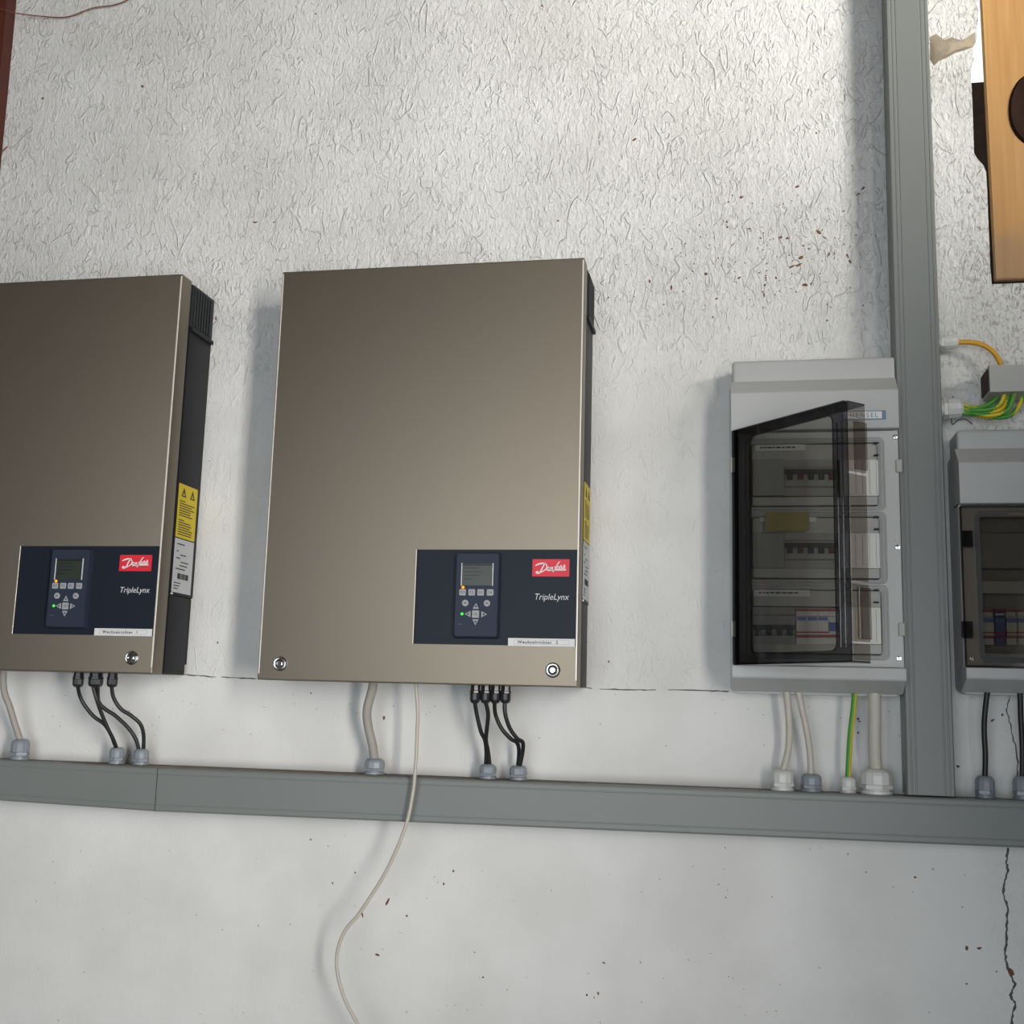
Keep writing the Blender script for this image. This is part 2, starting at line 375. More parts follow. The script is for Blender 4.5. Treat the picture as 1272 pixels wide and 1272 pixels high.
def blob_bm(bm, px, py, rx, ry, ang=0., Y=-.0004, h=.0012, n=9):
    c = at(px, py, Y); s = 1/735.
    P = []
    for k in range(n):
        a = 2*math.pi*k/n; q = random.uniform(.65, 1.25); x = rx*q*math.cos(a)*s; z = ry*q*math.sin(a)*s
        P.append(bm.verts.new((c.x+x*math.cos(ang)-z*math.sin(ang), 0, c.z+x*math.sin(ang)+z*math.cos(ang))))
    t = bm.verts.new((c.x, -h, c.z))
    for k in range(n): bm.faces.new((P[k], P[(k+1) % n], t))
bm = bm_()
for px, py, rx, ry, an in ((995, 320, 4, 2.5, .4), (1017, 288, 4, 2.5, -.5), (1024, 295, 4, 1, -.7), (984, 331, 5, 1.4, .5), (992, 329, 5, 1.4, .4), (1000, 354, 3.5, 2, 0), (1008, 352, 2.5, 1, .6),
    (921, 245, 2.4, 1.8, .3), (990, 232, 3, 1.6, .2), (1066, 241, 4, 1, .6), (1072, 234, 3, 1.2, .9), (1048, 262, 2.5, 1, .3), (978, 296, 2, 1.5, 0), (970, 295, 1.6, 2.4, 0), (950, 354, 2, 2, 0), (949, 366, 1, 3.5, 0), (890, 371, 1.8, 1.8, 0),
    (918, 345, 2.6, 1.2, .5), (877, 340, 2, 2.5, .5), (834, 358, 1.2, 4, 0), (807, 349, 1.4, 2.2, 0), (788, 173, 3.5, 1.6, .5), (317, 276, 3.6, 1.3, -.1), (340, 276, 1.4, 1, 0), (53, 122, 2.6, 1.8, 0), (177, 107, 2.4, 2.2, 0), (392, 17, 2, 1.4, .5), (673, 7, 2, 1.2, 0), (693, 274, 1.6, 1.6, 0),
    (1053, 318, 1.2, 4, .3), (1056, 325, 1.2, 3, .5), (1030, 316, 1, 3, -.5), (945, 296, 1.5, 1, 0), (903, 282, 1.5, 1.2, 0), (931, 284, 1.5, 1.3, 0), (998, 305, 2, 1.2, .3), (1005, 309, 1.5, 1.2, 0), (964, 345, 1, 2.4, .2), (951, 345, 1.2, 2, 0), (1014, 165, 1.2, 1.6, 0),
    (1245, 888, 1.6, 2, 0), (1233, 895, 3, 1.4, .5), (1190, 952, 2, 1.6, 0), (1066, 893, 1.5, 1.3, 0), (1066, 910, 1.4, 2, 0), (1067, 896, 2, .8, -.4), (481, 1121, 1.6, 5, -.35), (450, 1137, 1.2, 4, .2), (469, 1186, 3.5, 1.5, -.2), (551, 1098, 1.2, 1.8, .2), (563, 1082, 1.3, 1.3, 0), (505, 1138, 1.6, 1.3, 0), (386, 1043, 1.2, 1.2, 0), (441, 1084, 1.2, 1.2, 0), (413, 1097, 1.2, 1.2, 0), (600, 1214, 1.3, 1.3, 0), (729, 1236, 1.5, 1.3, 0), (743, 1234, 1.2, 1.8, 0), (750, 1196, 2, 1, -.3),
    (477, 892, 1.8, 2.4, 0), (386, 861, 1.3, 1.3, 0), (1201, 1178, 1.5, 3, 0), (1216, 1178, 3, 1.5, .2), (270, 798, 1, 1.6, 0), (756, 822, 1, 1.4, 0), (1255, 1207, 3.2, 6, .5), (1238, 1207, 1, 1, 0), (1137, 1090, 1.4, 1.4, 0), (1201, 1222, 1.2, 1.2, 0), (268, 395, 1.2, 4, .1)):
    blob_bm(bm, px, py, rx, ry, an)
for k in range(150):
    a = random.gauss(0, 1); blob_bm(bm, 950+75*a, 325+40*random.gauss(0, 1), random.uniform(.5, 1.3), random.uniform(.5, 1.5), random.uniform(0, 3), n=6)
for k in range(170):
    blob_bm(bm, random.uniform(0, 1200), random.choice([random.uniform(20, 320), random.uniform(860, 930), random.uniform(1050, 1270), random.uniform(1050, 1270)]), random.uniform(.4, .9), random.uniform(.4, 1), 0, n=6)
o = obj('dirt_specks', bm, 'speck', wall); o['kind'] = 'stuff'
def crack(pts, wpx, name='crack'):
    b = bm_(); P = []
    for i, p in enumerate(pts):
        q = at(p[0], p[1]); P.append((q.x, q.z, random.uniform(.5, 1.3)))
    L = []
    for i in range(len(P)-1):
        for k in range(5):
            t = k/5; j = random.uniform(-1, 1)*.0011*(k > 0)
            L.append((P[i][0]*(1-t)+P[i+1][0]*t+j, P[i][1]*(1-t)+P[i+1][1]*t+j*.4, random.uniform(.5, 1.3)))
    L.append(P[-1])
    ribbon(b, L, wpx/735/2, -.0007, .0012); return obj(name, b, 'crack', wall)
crack([(1252, 1053), (1250, 1070), (1252, 1082), (1248, 1096), (1246, 1110), (1252, 1128), (1250, 1150), (1250, 1170), (1248, 1185), (1252, 1202), (1258, 1218), (1262, 1222), (1255, 1236), (1261, 1247), (1258, 1262), (1256, 1276)], 2.2)
crack([(1256, 862), (1250, 882), (1256, 905), (1262, 930), (1264, 950), (1262, 975)], 1.2)
for seg in (((228, 838), (250, 839.5), (268, 841)), ((275, 841), (300, 842.5), (318, 843)), ((727, 854), (735, 855.5)), ((745, 856), (790, 857), (815, 857)), ((830, 857), (880, 858), (905, 859))):
    crack(seg, 1.3, 'plaster_joint')
# clay smear beside the window opening
b = bm_(); P = [(1155, 46), (1163, 42), (1172, 50), (1182, 46), (1194, 50), (1205, 46), (1211, 40), (1212, 52), (1209, 58), (1200, 62), (1186, 66), (1176, 72), (1166, 76), (1160, 82), (1155, 74)]
c = at(1184, 58); vs = [b.verts.new(at(x, y)) for x, y in P]; mid = [b.verts.new(at(x*.6+1184*.4, y*.6+58*.4, -.006-.004*random.random())) for x, y in P]; t = b.verts.new((c.x, -.010, c.z))
for i in range(len(P)):
    j = (i+1) % len(P); b.faces.new((vs[i], vs[j], mid[j], mid[i])); b.faces.new((mid[i], mid[j], t))
obj('clay_smear', b, 'mud', wall, smooth=True)
# dark masonry of the reveal behind the board
b = bm_()
p0, p1 = at(1208, 97, .06), at(1240, 215, .06)
box(b, p0.x-.05, p1.x+.05, .10, .16, hz0-.03, at(1220, 101, .1).z, .004)
obj('reveal_brick', b, 'brick_dark', wall)
p = at(1228, 350)
b = bm_(); box(b, p.x-.01, 2.34, .075, .16, hz0-.03, hz0+.02, .003); obj('reveal_sill', b, 'brick_dark', wall)

# wooden board closing the window opening
YB = .004
bx = at(1236, 347, YB)
tb = thing('wooden_board', (bx.x+.2, YB+.012, bx.z), 'orange-brown wooden board with a dark knot filling the wall opening at top right', 'board')
A, B_ = at(1218.8, 0, YB), at(1236.5, 347, YB)
ztop = 2.9; xt = A.x+(A.x-B_.x)*(ztop-A.z)/(A.z-B_.z)
b = bm_(); prism(b, [(B_.x, YB, B_.z), (B_.x+.62, YB, B_.z-.004), (B_.x+.62, YB, ztop), (xt, YB, ztop)], (0, .014, 0))
bmesh.ops.bevel(b, geom=b.edges[:], offset=.0015, segments=2, affect='EDGES')
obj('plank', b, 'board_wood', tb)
kc = at(1291, 138, YB); b = bm_(); k = 40
prof = [(1, 0), (.93, .006), (.8, .002), (.4, .004), (0.02, .004)]
rings = [[b.verts.new((kc.x+.049*r*math.cos(2*math.pi*i/k), YB-h+.0005, kc.z+.072*r*math.sin(2*math.pi*i/k)*(1+.06*math.cos(4*math.pi*i/k+1)))) for i in range(k)] for r, h in prof]
for ra, rb in zip(rings, rings[1:]):
    for i in range(k): b.faces.new((ra[i], ra[(i+1) % k], rb[(i+1) % k], rb[i]))
b.faces.new(rings[-1]); obj('knot', b, 'knot', tb, smooth=True)

# ------------------------------------------------------------------ cable glands
def gland(parent, p, axis, r, ln, m, name='cable_gland'):
    """screwed gland: flange and hexagon body with a domed clamping nut on top"""
    b = bm_(); p = Vector(p); ax = Vector(axis).normalized()
    lathe(b, p, ax, [(r*1.02, 0), (r*1.02, ln*.14), (r*.86, ln*.16), (r*.86, ln*.24)], 24)
    lathe(b, p+ax*ln*.2, ax, [(r*.98, 0), (r*1.04, ln*.03), (r*1.04, ln*.16), (r*.98, ln*.19)], 6)
    o = obj(name, b, m, parent, smooth=False)
    b = bm_(); lathe(b, p+ax*ln*.39, ax, [(r*.99, 0), (r*1.0, ln*.02), (r*1.0, ln*.36), (r*.93, ln*.48), (r*.76, ln*.57), (r*.62, ln*.61)], 12)
    obj('clamping_nut', b, m, o)
    return o

# ------------------------------------------------------------------ trunking
YT = -.064
def lerp_line(p, q, x): return p.z+(q.z-p.z)*(x-p.x)/(q.x-p.x)
def duct_h(xa, xb, top, bot, parent, name, m):
    """lid: channel section extruded from xa to xb with slightly rounded front edges"""
    b = bm_(); R = []
    for x in (xa, xb):
        zt = lerp_line(*top, x); zb = lerp_line(*bot, x)
        prof = [(-.046, zt), (YT+.004, zt), (YT+.001, zt-.0012), (YT, zt-.004), (YT, zt-.0095), (YT+.0005, zt-.0102), (YT+.0005, zt-.0112), (YT, zt-.0119), (YT, zb+.0119), (YT+.0005, zb+.0112), (YT+.0005, zb+.0102), (YT, zb+.0095), (YT, zb+.003), (YT+.002, zb), (-.046, zb)]
        R.append([b.verts.new((x, y, z)) for y, z in prof])
    n = len(R[0])
    for i in range(n): b.faces.new((R[0][i], R[0][(i+1) % n], R[1][(i+1) % n], R[1][i]))
    b.faces.new(R[0]); b.faces.new(list(reversed(R[1])))
    return obj(name, b, m, parent)
tT = (at(0, 943.5, YT), at(1192, 991.5, YT)); tB = (at(0, 994.5, YT), at(1230, 1051.5, YT))
th = thing('cable_trunking', (.4, 0, tB[0].z), 'long grey horizontal cable trunking running under all the boxes', 'trunking')
b = bm_()
xa, xb = -.95, 1.75
R = []
for x in (xa, xb):
    zt, zb = lerp_line(*tT, x)-.0015, lerp_line(*tB, x)+.0015
    R.append([b.verts.new((x, y, z)) for y, z in ((0, zb), (0, zt), (-.056, zt), (-.056, zb))])
for i in range(4): b.faces.new((R[0][i], R[0][(i+1) % 4], R[1][(i+1) % 4], R[1][i]))
b.faces.new(R[0]); b.faces.new(list(reversed(R[1])))
obj('channel', b, 'duct_dust', th)
# the two lids follow the trunking's slight sag, meeting at the joint
jx = at(194, 980, YT).x
duct_h(xa, jx-.0008, (at(0, 943.5, YT), at(193, 953.8, YT)), (at(0, 994.5, YT), at(193, 1008, YT)), th, 'lid', 'duct_grey')
duct_h(jx+.0008, xb, (at(194, 953.9, YT), at(1192, 991.5, YT)), (at(194, 1008.1, YT), at(1230, 1051.5, YT)), th, 'lid', 'duct_grey')
def top_gland(px, py_top, py_base, wpx, m, yy=-.034):
    c = at(px, py_base, yy); s = (c-CAM).length
    zt = lerp_line(*tT, c.x)-.001
    gl = gland(th, (c.x, yy, zt), (0, 0, 1), wpx/2*s/FPX/1.02, at(px, py_top, yy).z-zt, m)
    return Vector((c.x, yy, at(px, py_top, yy).z))
GL = {}
for k, px, pt, pb, wp, m in (('a', 24, 918, 943, 21, 'gland_grey'), ('b', 144.5, 928, 949, 18, 'gland_grey'), ('c', 174.5, 930, 951, 18.5, 'gland_grey'), ('d', 464.5, 942, 967, 25, 'gland_grey'), ('e', 605.5, 949, 974, 21, 'gland_grey'), ('f', 643.5, 951, 976, 22, 'gland_grey'),
        ('g', 972, 956, 986, 27, 'gland_white'), ('h', 1008, 961, 987, 24.5, 'gland_grey'), ('i', 1053.5, 965, 987, 18.5, 'gland_white'), ('j', 1089, 955, 988, 36, 'gland_white'), ('k', 1224, 964, 990, 21, 'gland_grey'), ('l', 1271, 964, 992, 21, 'gland_grey')):
    GL[k] = top_gland(px, pt, pb, wp, m)

vL = (at(1100, 0, YT), at(1126, 960, YT)); vR = (at(1152.5, 0, YT), at(1186, 950, YT))
def lx(l, z): return l[0].x+(l[1].x-l[0].x)*(z-l[0].z)/(l[1].z-l[0].z)
zb_v = lerp_line(*tT, 1.07)+.0015
tv = thing('cable_trunking', (1.06, 0, zb_v), 'grey vertical cable trunking rising between the two fuse boxes', 'trunking')
def duct_v(z0, z1, prof, name, m):
    b = bm_(); R = []
    for z in (z0, z1):
        a, c = lx(vL, z), lx(vR, z)
        R.append([b.verts.new((a+(c-a)*u+du, y, z)) for u, du, y in prof])
    n = len(prof)
    for i in range(n): b.faces.new((R[0][i], R[0][(i+1) % n], R[1][(i+1) % n], R[1][i]))
    b.faces.new(R[0]); b.faces.new(list(reversed(R[1]))); return obj(name, b, m, tv)
duct_v(zb_v, 3.28, [(0, .0015, 0), (1, -.0015, 0), (1, -.0015, -.056), (0, .0015, -.056)], 'channel', 'duct_grey')
pr = [(0, 0, -.046), (0, 0, YT+.003), (0, .002, YT)]
for u in (.105, .20): pr += [(u, -.0012, YT), (u, -.0006, YT+.0007), (u, .0010, YT+.0007), (u, .0016, YT)]
for u in (.80, .90): pr += [(u, -.0016, YT), (u, -.0010, YT+.0007), (u, .0006, YT+.0007), (u, .0012, YT)]
pr += [(1, -.002, YT), (1, 0, YT+.003), (1, 0, -.046)]
duct_v(zb_v+.0012, 3.28, pr, 'lid', 'duct_grey')
def side_gland(px0, px1, py, hpx, m):
    z = at(px0, py, -.03).z; x0 = lx(vR, z)-.002; s = (at(px0, py, -.03)-CAM).length/FPX
    gland(tv, (x0, -.03, z), (1, 0, .03), hpx/2*s/1.02, at(px1, py, -.03).x-x0, m)
    return Vector((at(px1, py, -.03).x, -.03, z))
GS1 = side_gland(1178, 1190, 425.5, 17, 'gland_white'); GS2 = side_gland(1180, 1196, 508, 25, 'gland_white')

# ------------------------------------------------------------------ inverters
IW, IH, ID = .525, .70, .13
def build_inverter(X0, Z0, number, label):
    t = thing('solar_inverter', (X0+IW/2, -.03, Z0), label, 'inverter', 'solar inverters on the wall')
    ox, oz = X0, Z0
    def P(x, z, y=-ID): return (ox+x, y, oz+z)
    # cover: folded stainless hood, open at the back
    b = bm_(); box(b, ox, ox+IW, -ID, -ID+.036, oz, oz+IH, .0022, 3); obj('steel_cover', b, 'steel', t, smooth=True)
    for xa, xb in ((ox+.0012, ox+.0032), (ox+IW-.0033, ox+IW-.0008)):      # pale strips painting the edge highlight onto the hood
        b = bm_(); box(b, xa, xb, -ID-.0004, -ID+.002, oz+.010, oz+IH-.004, .0003, 1); obj('edge_glint', b, 'glint_trim_steel', t)
    b = bm_(); box(b, ox+.004, ox+IW-.004, -ID+.036, -ID+.043, oz+.004, oz+IH-.003); obj('cover_seal', b, 'dark_gap', t)
    # black body behind it; the lower service cover is a little shallower
    b = bm_(); box(b, ox+.001, ox+IW-.001, -ID+.043, 0, oz+.137, oz+IH-.088, .002); obj('housing', b, 'black_plastic', t, smooth=True)
    b = bm_(); box(b, ox+.001, ox+IW-.001, -ID+.043, -.011, oz+.001, oz+.1365, .002); obj('service_cover', b, 'black_plastic', t, smooth=True)
    b = bm_(); box(b, ox+.004, ox+IW-.004, -.011, 0, oz+.02, oz+.1365); obj('mounting_plate', b, 'dark_gap', t)
    # ventilation cap at the top with its ribs and drip edge
    b = bm_(); box(b, ox, ox+IW, -ID+.043, 0, oz+IH-.083, oz+IH-.003, .003)
    vc = obj('vent_cap', b, 'vent_plastic', t, smooth=True)
    for k in range(7):
        y = -ID+.050+k*.0105
        for sx in (-1, 1):
            b = bm_(); xx = ox+IW if sx > 0 else ox
            box(b, min(xx, xx+.0022*sx), max(xx, xx+.0022*sx), y, y+.004, oz+IH-.079, oz+IH-.008, .0008, 1); obj('vent_rib', b, 'vent_plastic', vc)
    b = bm_(); box(b, ox-.004, ox+IW+.004, -ID+.045, 0, oz+IH-.090, oz+IH-.083, .0015); obj('drip_edge', b, 'black_plastic', t)
    for sx in (-1, 1):
        b = bm_(); xx = ox+IW-.002 if sx > 0 else ox+.002
        lathe(b, (xx, -ID+.046, oz+.139), (sx, 0, 0), [(.003, 0), (.003, .003), (.002, .0045)], 12); obj('side_screw', b, 'chrome', t, smooth=True)
    # stickers on the right flank
    xs = ox+IW-.0005
    b = bm_(); box(b, xs, xs+.0012, -.084, -.014, oz+.238, oz+.333); sy = obj('warning_sticker', b, 'sticker_yellow', t, label='yellow warning sticker')
    b = bm_()
    for k in range(15):
        if k == 7: continue
        z = oz+.302-k*.0042
        box(b, xs+.001, xs+.0016, -.079, -.079+(.02 if k in (0, 8) else random.uniform(.042, .056)), z, z+.0016)
    obj('sticker_text', b, 'label_black', sy)['kind'] = 'stuff'
    b = bm_()
    for yc in (-.066, -.033):
        zc = oz+.318; ring(b, [(xs+.001, yc-.009, zc-.007), (xs+.001, yc+.009, zc-.007), (xs+.001, yc, zc+.009)], [(xs+.001, yc-.0055, zc-.0048), (xs+.001, yc+.0055, zc-.0048), (xs+.001, yc, zc+.005)], (.0006, 0, 0))
        box(b, xs+.001, xs+.0016, yc-.0008, yc+.0008, zc-.003, zc+.003)
    obj('warning_sign', b, 'label_black', sy)
    b = bm_(); box(b, xs, xs+.0012, -.084, -.014, oz+.142, oz+.236); sw = obj('rating_sticker', b, 'sticker_white', t, label='white rating sticker')
    b = bm_()
    for k, (u0, u1) in enumerate(((.1, .5), (.0, 0), (.1, .2), (.3, .6), (.1, .3), (.35, .75), (.3, .7), (.1, .6))):
        if u1: box(b, xs+.001, xs+.0016, -.084+.07*u0, -.084+.07*u1, oz+.226-k*.0062, oz+.2278-k*.0062)
    for k in range(16):
        box(b, xs+.001, xs+.0016, -.068+k*.0026, -.068+k*.0026+random.uniform(.0008, .0018), oz+.166, oz+.176)
    for k in range(3): box(b, xs+.001, xs+.0016, -.080, -.055-k*.004, oz+.158-k*.005, oz+.1595-k*.005)
    obj('sticker_text', b, 'label_black', sw)['kind'] = 'stuff'
    # control panel let into the cover
    y0 = -ID-.0012
    b = bm_(); box(b, ox+.2635, ox+.5214, y0, -ID+.004, oz+.0625, oz+.2145); pn = obj('control_panel', b, 'navy_panel', t)
    b = bm_(); box(b, ox+.2592, ox+.2608, y0+.0006, -ID+.004, oz+.0625, oz+.2148, .0003, 1); obj('panel_trim', b, 'glint_trim_steel', pn)
    b = bm_(); box(b, ox+.2608, ox+.2637, y0+.0009, -ID+.004, oz+.0625, oz+.2148); obj('panel_gap', b, 'dark_gap', pn)
    # keypad
    yk = -ID-.013
    b = bm_()
    F = rrect(ox+.3305, ox+.3985, oz+.0755, oz+.2065, .003); Bk = rrect(ox+.327, ox+.401, oz+.072, oz+.209, .004)
    fv = [b.verts.new((x, yk, z)) for x, z in F]; mv = [b.verts.new((x, yk+.002, z)) for x, z in rrect(ox+.329, ox+.3995, oz+.074, oz+.2075, .004)]; bv = [b.verts.new((x, y0, z)) for x, z in Bk]
    n = len(fv); b.faces.new(fv); b.faces.new(bv)
    for i in range(n):
        j = (i+1) % n; b.faces.new((fv[i], fv[j], mv[j], mv[i])); b.faces.new((mv[i], mv[j], bv[j], bv[i]))
    kp = obj('keypad', b, 'keypad_plastic', t)
    yf = yk
    b = bm_(); box(b, ox+.3405, ox+.3885, yf-.0006, yf+.001, oz+.1555, oz+.1900); obj('display', b, 'lcd', kp)
    b = bm_(); box(b, ox+.3405, ox+.3885, yf-.001, yf+.001, oz+.1868, oz+.1905); obj('display_shade', b, 'lcd_dark', kp)
    b = bm_()
    for k, (u0, u1) in enumerate(((.03, .55), (.03, .7), (.03, .62), (.03, .35))):
        box(b, ox+.3415+.046*u0, ox+.3415+.046*u1, yf-.0009, yf, oz+.1825-k*.0058, oz+.1838-k*.0058)
    obj('display_text', b, 'lcd_dark', kp)['kind'] = 'stuff'
    for xx in (.3385, .3890):
        b = bm_(); box(b, ox+xx, ox+xx+.0016, yf-.0014, yf+.001, oz+.1548, oz+.1915, .0003, 1); obj('display_trim', b, 'grey_print', kp)
    for i, xx in enumerate((.342, .3568, .3713, .3866)):
        b = bm_(); prism(b, [(x, yf-.0016, z) for x, z in rrect(ox+xx-.0053, ox+xx+.0053, oz+.1394, oz+.1494, .0014, 3)], (0, .002, 0))
        f = obj('button', b, 'button_grey', kp)
        obj('button_text', text_bm('F%d' % (i+1), ox+xx-.0028, oz+.1422, .0056, .0044, yf-.0019), 'button_print', f)
    for xx in (.3468, .3817):
        b = bm_(); lathe(b, (ox+xx, yf+.0004, oz+.1274), (0, -1, 0), [(.0053, 0), (.0053, .0015), (.0047, .002)], 24); f = obj('button', b, 'button_grey', kp)
        b = bm_(); box(b, ox+xx-.0022, ox+xx+.0022, yf-.0019, yf-.001, oz+.1264, oz+.1284); obj('button_text', b, 'button_print', f)
    ax, az = ox+.3642, oz+.1100
    def tri(cx, cz, dx, dz):
        def T(s): return [(cx+dx*s+dz*s*1.12, yf-.0016, cz+dz*s+dx*s*1.12), (cx+dx*s-dz*s*1.12, yf-.0016, cz+dz*s-dx*s*1.12), (cx-dx*s*1.1, yf-.0016, cz-dz*s*1.1)]
        b = bm_(); ring(b, T(1), T(.45), (0, .002, 0)); return obj('arrow_button', b, 'button_grey', kp)
    tri(ax, az+.0127, 0, -.0044); tri(ax, az-.0127, 0, .0044); tri(ax-.0127, az, .0044, 0); tri(ax+.0137, az, -.0044, 0)
    b = bm_(); prism(b, [(x, yf-.0016, z) for x, z in rrect(ax-.0056, ax+.0056, az-.0058, az+.0058, .0008, 2)], (0, .002, 0)); f = obj('button', b, 'button_grey', kp)
    obj('button_text', text_bm('OK', ax-.0030, az-.0018, .006, .0036, yf-.0019), 'button_print', f)
    b = bm_(); lathe(b, (ox+.3422, yf+.0004, oz+.1524), (0, -1, 0), [(.0024, 0), (.0024, .001), (.0014, .0018)], 14); obj('indicator_lamp', b, 'led_amber', kp, label='small glowing amber lamp')
    b = bm_(); lathe(b, (ox+.3420, yf+.0004, oz+.1102), (0, -1, 0), [(.0022, 0), (.0022, .001), (.0012, .0018)], 14); obj('indicator_lamp', b, 'led_green', kp, label='small glowing green lamp')
    b = bm_(); box(b, ox+.3365, ox+.3430, yf-.0005, yf+.001, oz+.0936, oz+.0946); obj('lamp_caption', b, 'button_print', kp)
    # red badge with script lettering
    b = bm_(); box(b, ox+.4508, ox+.5098, y0-.0008, y0+.001, oz+.1716, oz+.1992); bd = obj('badge', b, 'red', pn, label='red badge with white script lettering')
    bw, bh = .0590, .0276
    def S_(pts): return [(ox+.4508+(px-228)/824*bw, oz+.1992-(py-183)/392*bh, *( [p3] )) for px, py, p3 in pts]
    b = bm_(); yb = y0-.0013; ww = .00075
    for st in ([(295, 338, .4), (330, 312, 1.3), (390, 290, 1.5), (460, 276, 1.4), (520, 290, 1.1), (548, 330, .9), (545, 380, .9), (515, 425, .9), (460, 460, 1), (400, 487, 1.3), (350, 502, 1.5), (318, 490, 1.4), (330, 465, 1), (370, 462, .8)],
               [(515, 262, .8), (490, 310, 1.3), (455, 375, 1.3), (425, 440, 1.2), (395, 480, .8)],
               [(612, 368, .7), (575, 365, .9), (555, 400, 1), (560, 428, .9), (590, 415, .8), (612, 375, .8), (602, 420, .8), (620, 425, .6)],
               [(635, 365, .9), (625, 428, .9), (640, 395, .7), (668, 368, .8), (680, 378, .9), (668, 425, .9), (695, 415, .6)],
               [(845, 238, .7), (815, 262, .8), (775, 320, .9), (735, 400, 1.1), (700, 455, 1.1), (682, 475, .8)],
               [(715, 360, .7), (780, 345, .7)],
               [(800, 345, .7), (775, 370, .8), (775, 405, .8), (800, 410, .8), (822, 375, .8), (815, 345, .7), (795, 345, .6)],
               [(835, 410, .7), (850, 370, .8), (868, 325, .9), (880, 345, .8), (888, 385, .9), (862, 410, .8)],
               [(905, 405, .7), (920, 360, .8), (938, 310, .9), (950, 335, .8), (950, 380, .9), (922, 408, .8)],
               [(560, 450, .5), (620, 438, .9), (700, 430, 1.1), (830, 428, 1.1), (960, 424, 1.2), (965, 405, .5)]):
        ribbon(b, S_(st), ww, yb, .0006)
    obj('badge_lettering', b, 'white_print', bd)
    obj('panel_lettering', text_bm('TripleLynx', ox+.4562, oz+.1318, .0540, .0126, y0-.0005, .22), 'grey_print', pn)
    # paper name strip
    b = bm_(); box(b, ox+.4150, ox+.5204, y0-.0010, y0+.001, oz+.0618, oz+.0740); ns = obj('name_strip', b, 'label_white', pn, label='white paper name strip')
    b = bm_(); yy = y0-.0013
    def RR(m): return [(x, yy, z) for x, z in rrect(ox+.4240+m, ox+.5115-m, oz+.0645+m, oz+.0716-m, .0012-m/2, 2)]
    ring(b, RR(0), RR(.0004), (0, .0006, 0)); obj('strip_border', b, 'breaker_grey', ns)
    obj('strip_lettering', text_bm('Wechselrichter  %d' % number, ox+.4300, oz+.0658, .0640, .0046, yy, spacing=1.25, bold=.022), 'label_black', ns)
    # cover bolts
    for xx, zz in ((.0385, .0262), (.4867, .0252)):
        b = bm_(); lathe(b, (ox+xx, -ID+.001, oz+zz), (0, -1, 0), [(.0118, 0), (.0118, .0022), (.0104, .0034), (.0088, .0030)], 32); bo = obj('cover_bolt', b, 'chrome', t, smooth=True)
        b = bm_(); lathe(b, (ox+xx, -ID-.0008, oz+zz), (0, -1, 0), [(.0082, 0), (.0080, .0030), (.0066, .0052), (.0042, .0062), (.0040, .0040)], 28); obj('bolt_head', b, 'chrome', bo, smooth=True)
    return t
def inv_gland(t, px, py0, py1, wpx, yy=-.085):
    c = at(px, (py0+py1)/2, yy); s = (c-CAM).length/FPX; z0 = t.location.z+.001; z1 = at(px, py1, yy).z
    r = wpx/2*s; ln = z0-z1
    b = bm_(); lathe(b, (c.x, yy, z0), (0, 0, -1), [(r*.9, 0), (r*.9, ln*.3), (r*1.04, ln*.33), (r*1.04, ln*.45)], 8); g1 = obj('cable_gland', b, 'gland_black', t)
    b = bm_(); lathe(b, (c.x, yy, z0-ln*.45), (0, 0, -1), [(r*.95, 0), (r, ln*.03), (r, ln*.36), (r*.85, ln*.48), (r*.6, ln*.55)], 10); obj('clamping_nut', b, 'gland_black', g1)
    return Vector((c.x, yy, z1))
i2 = at(717, 853, -ID); i2l = at(319.5, 844.5, -ID); i2t = at(726, 321.5, -ID)
X2 = (i2l.x+at(350.5, 337.5, -ID).x)/2
inv2 = build_inverter(.0002, ZF-.001, 2, 'stainless steel solar inverter at the centre of the wall, name strip ending in 2')
inv1 = build_inverter(-.1928-IW, ZF+.0045, 1, 'stainless steel solar inverter cut off by the left picture edge, name strip ending in 1')
for q in (inv1, inv2): q.scale = (.530/.525, 1, 1.0045)
g2 = [inv_gland(inv2, x, 853, 873.5, 13) for x in (589.5, 602.5, 614.5, 627)]
g1 = [inv_gland(inv1, x, 835, 853.5, wd) for x, wd in ((96.7, 12.5), (118.3, 17), (138.7, 12.5))]
# ------------------------------------------------------------------ cables
def cable(pix, Y0, Y1, r, m, label, start=None, end=None, name='cable', group=None, into=.006):
    n = len(pix); P = [at(x, y, Y0+(Y1-Y0)*i/(n-1)) for i, (x, y) in enumerate(pix)]
    if start is not None: P[0] = start+(Vector((0, 0, into)))
    if end is not None: P[-1] = end-Vector((0, 0, into))
    b = bm_(); tube(b, P, r, 10, 8)
    z = P[-1]
    return tag(obj(name, b, m, None, z, smooth=True), label, 'cable', group)
def z5(L): return [(300+.3616*x, 760+.3616*y) for x, y in L]
def z3(L): return [(.2201*x, 780+.2201*y) for x, y in L]
R4 = .0034
e1, e2 = GL['e']+Vector((-.0037, 0, 0)), GL['e']+Vector((.0037, 0, 0))
f1, f2 = GL['f']+Vector((-.002, .0042, 0)), GL['f']+Vector((.002, -.0042, 0))
G = 'black cables under the centre inverter'
cable(z5([(803, 310), (808, 350), (822, 410), (836, 440), (841, 480), (842, 525)]), -.085, -.034, R4, 'cable_black', 'leftmost black cable leaving the centre inverter', g2[0], e1, group=G)
cable(z5([(838, 310), (847, 350), (843, 400), (840, 440), (847, 480), (850, 525)]), -.085, -.034, R4, 'cable_black', 'second black cable from the left under the centre inverter', g2[1], e2, group=G)
cable(z5([(868, 310), (872, 350), (893, 400), (925, 436), (947, 450), (953, 480), (952, 530)]), -.078, -.0298, R4, 'cable_black', 'third black cable from the left under the centre inverter', g2[2], f1, group=G)
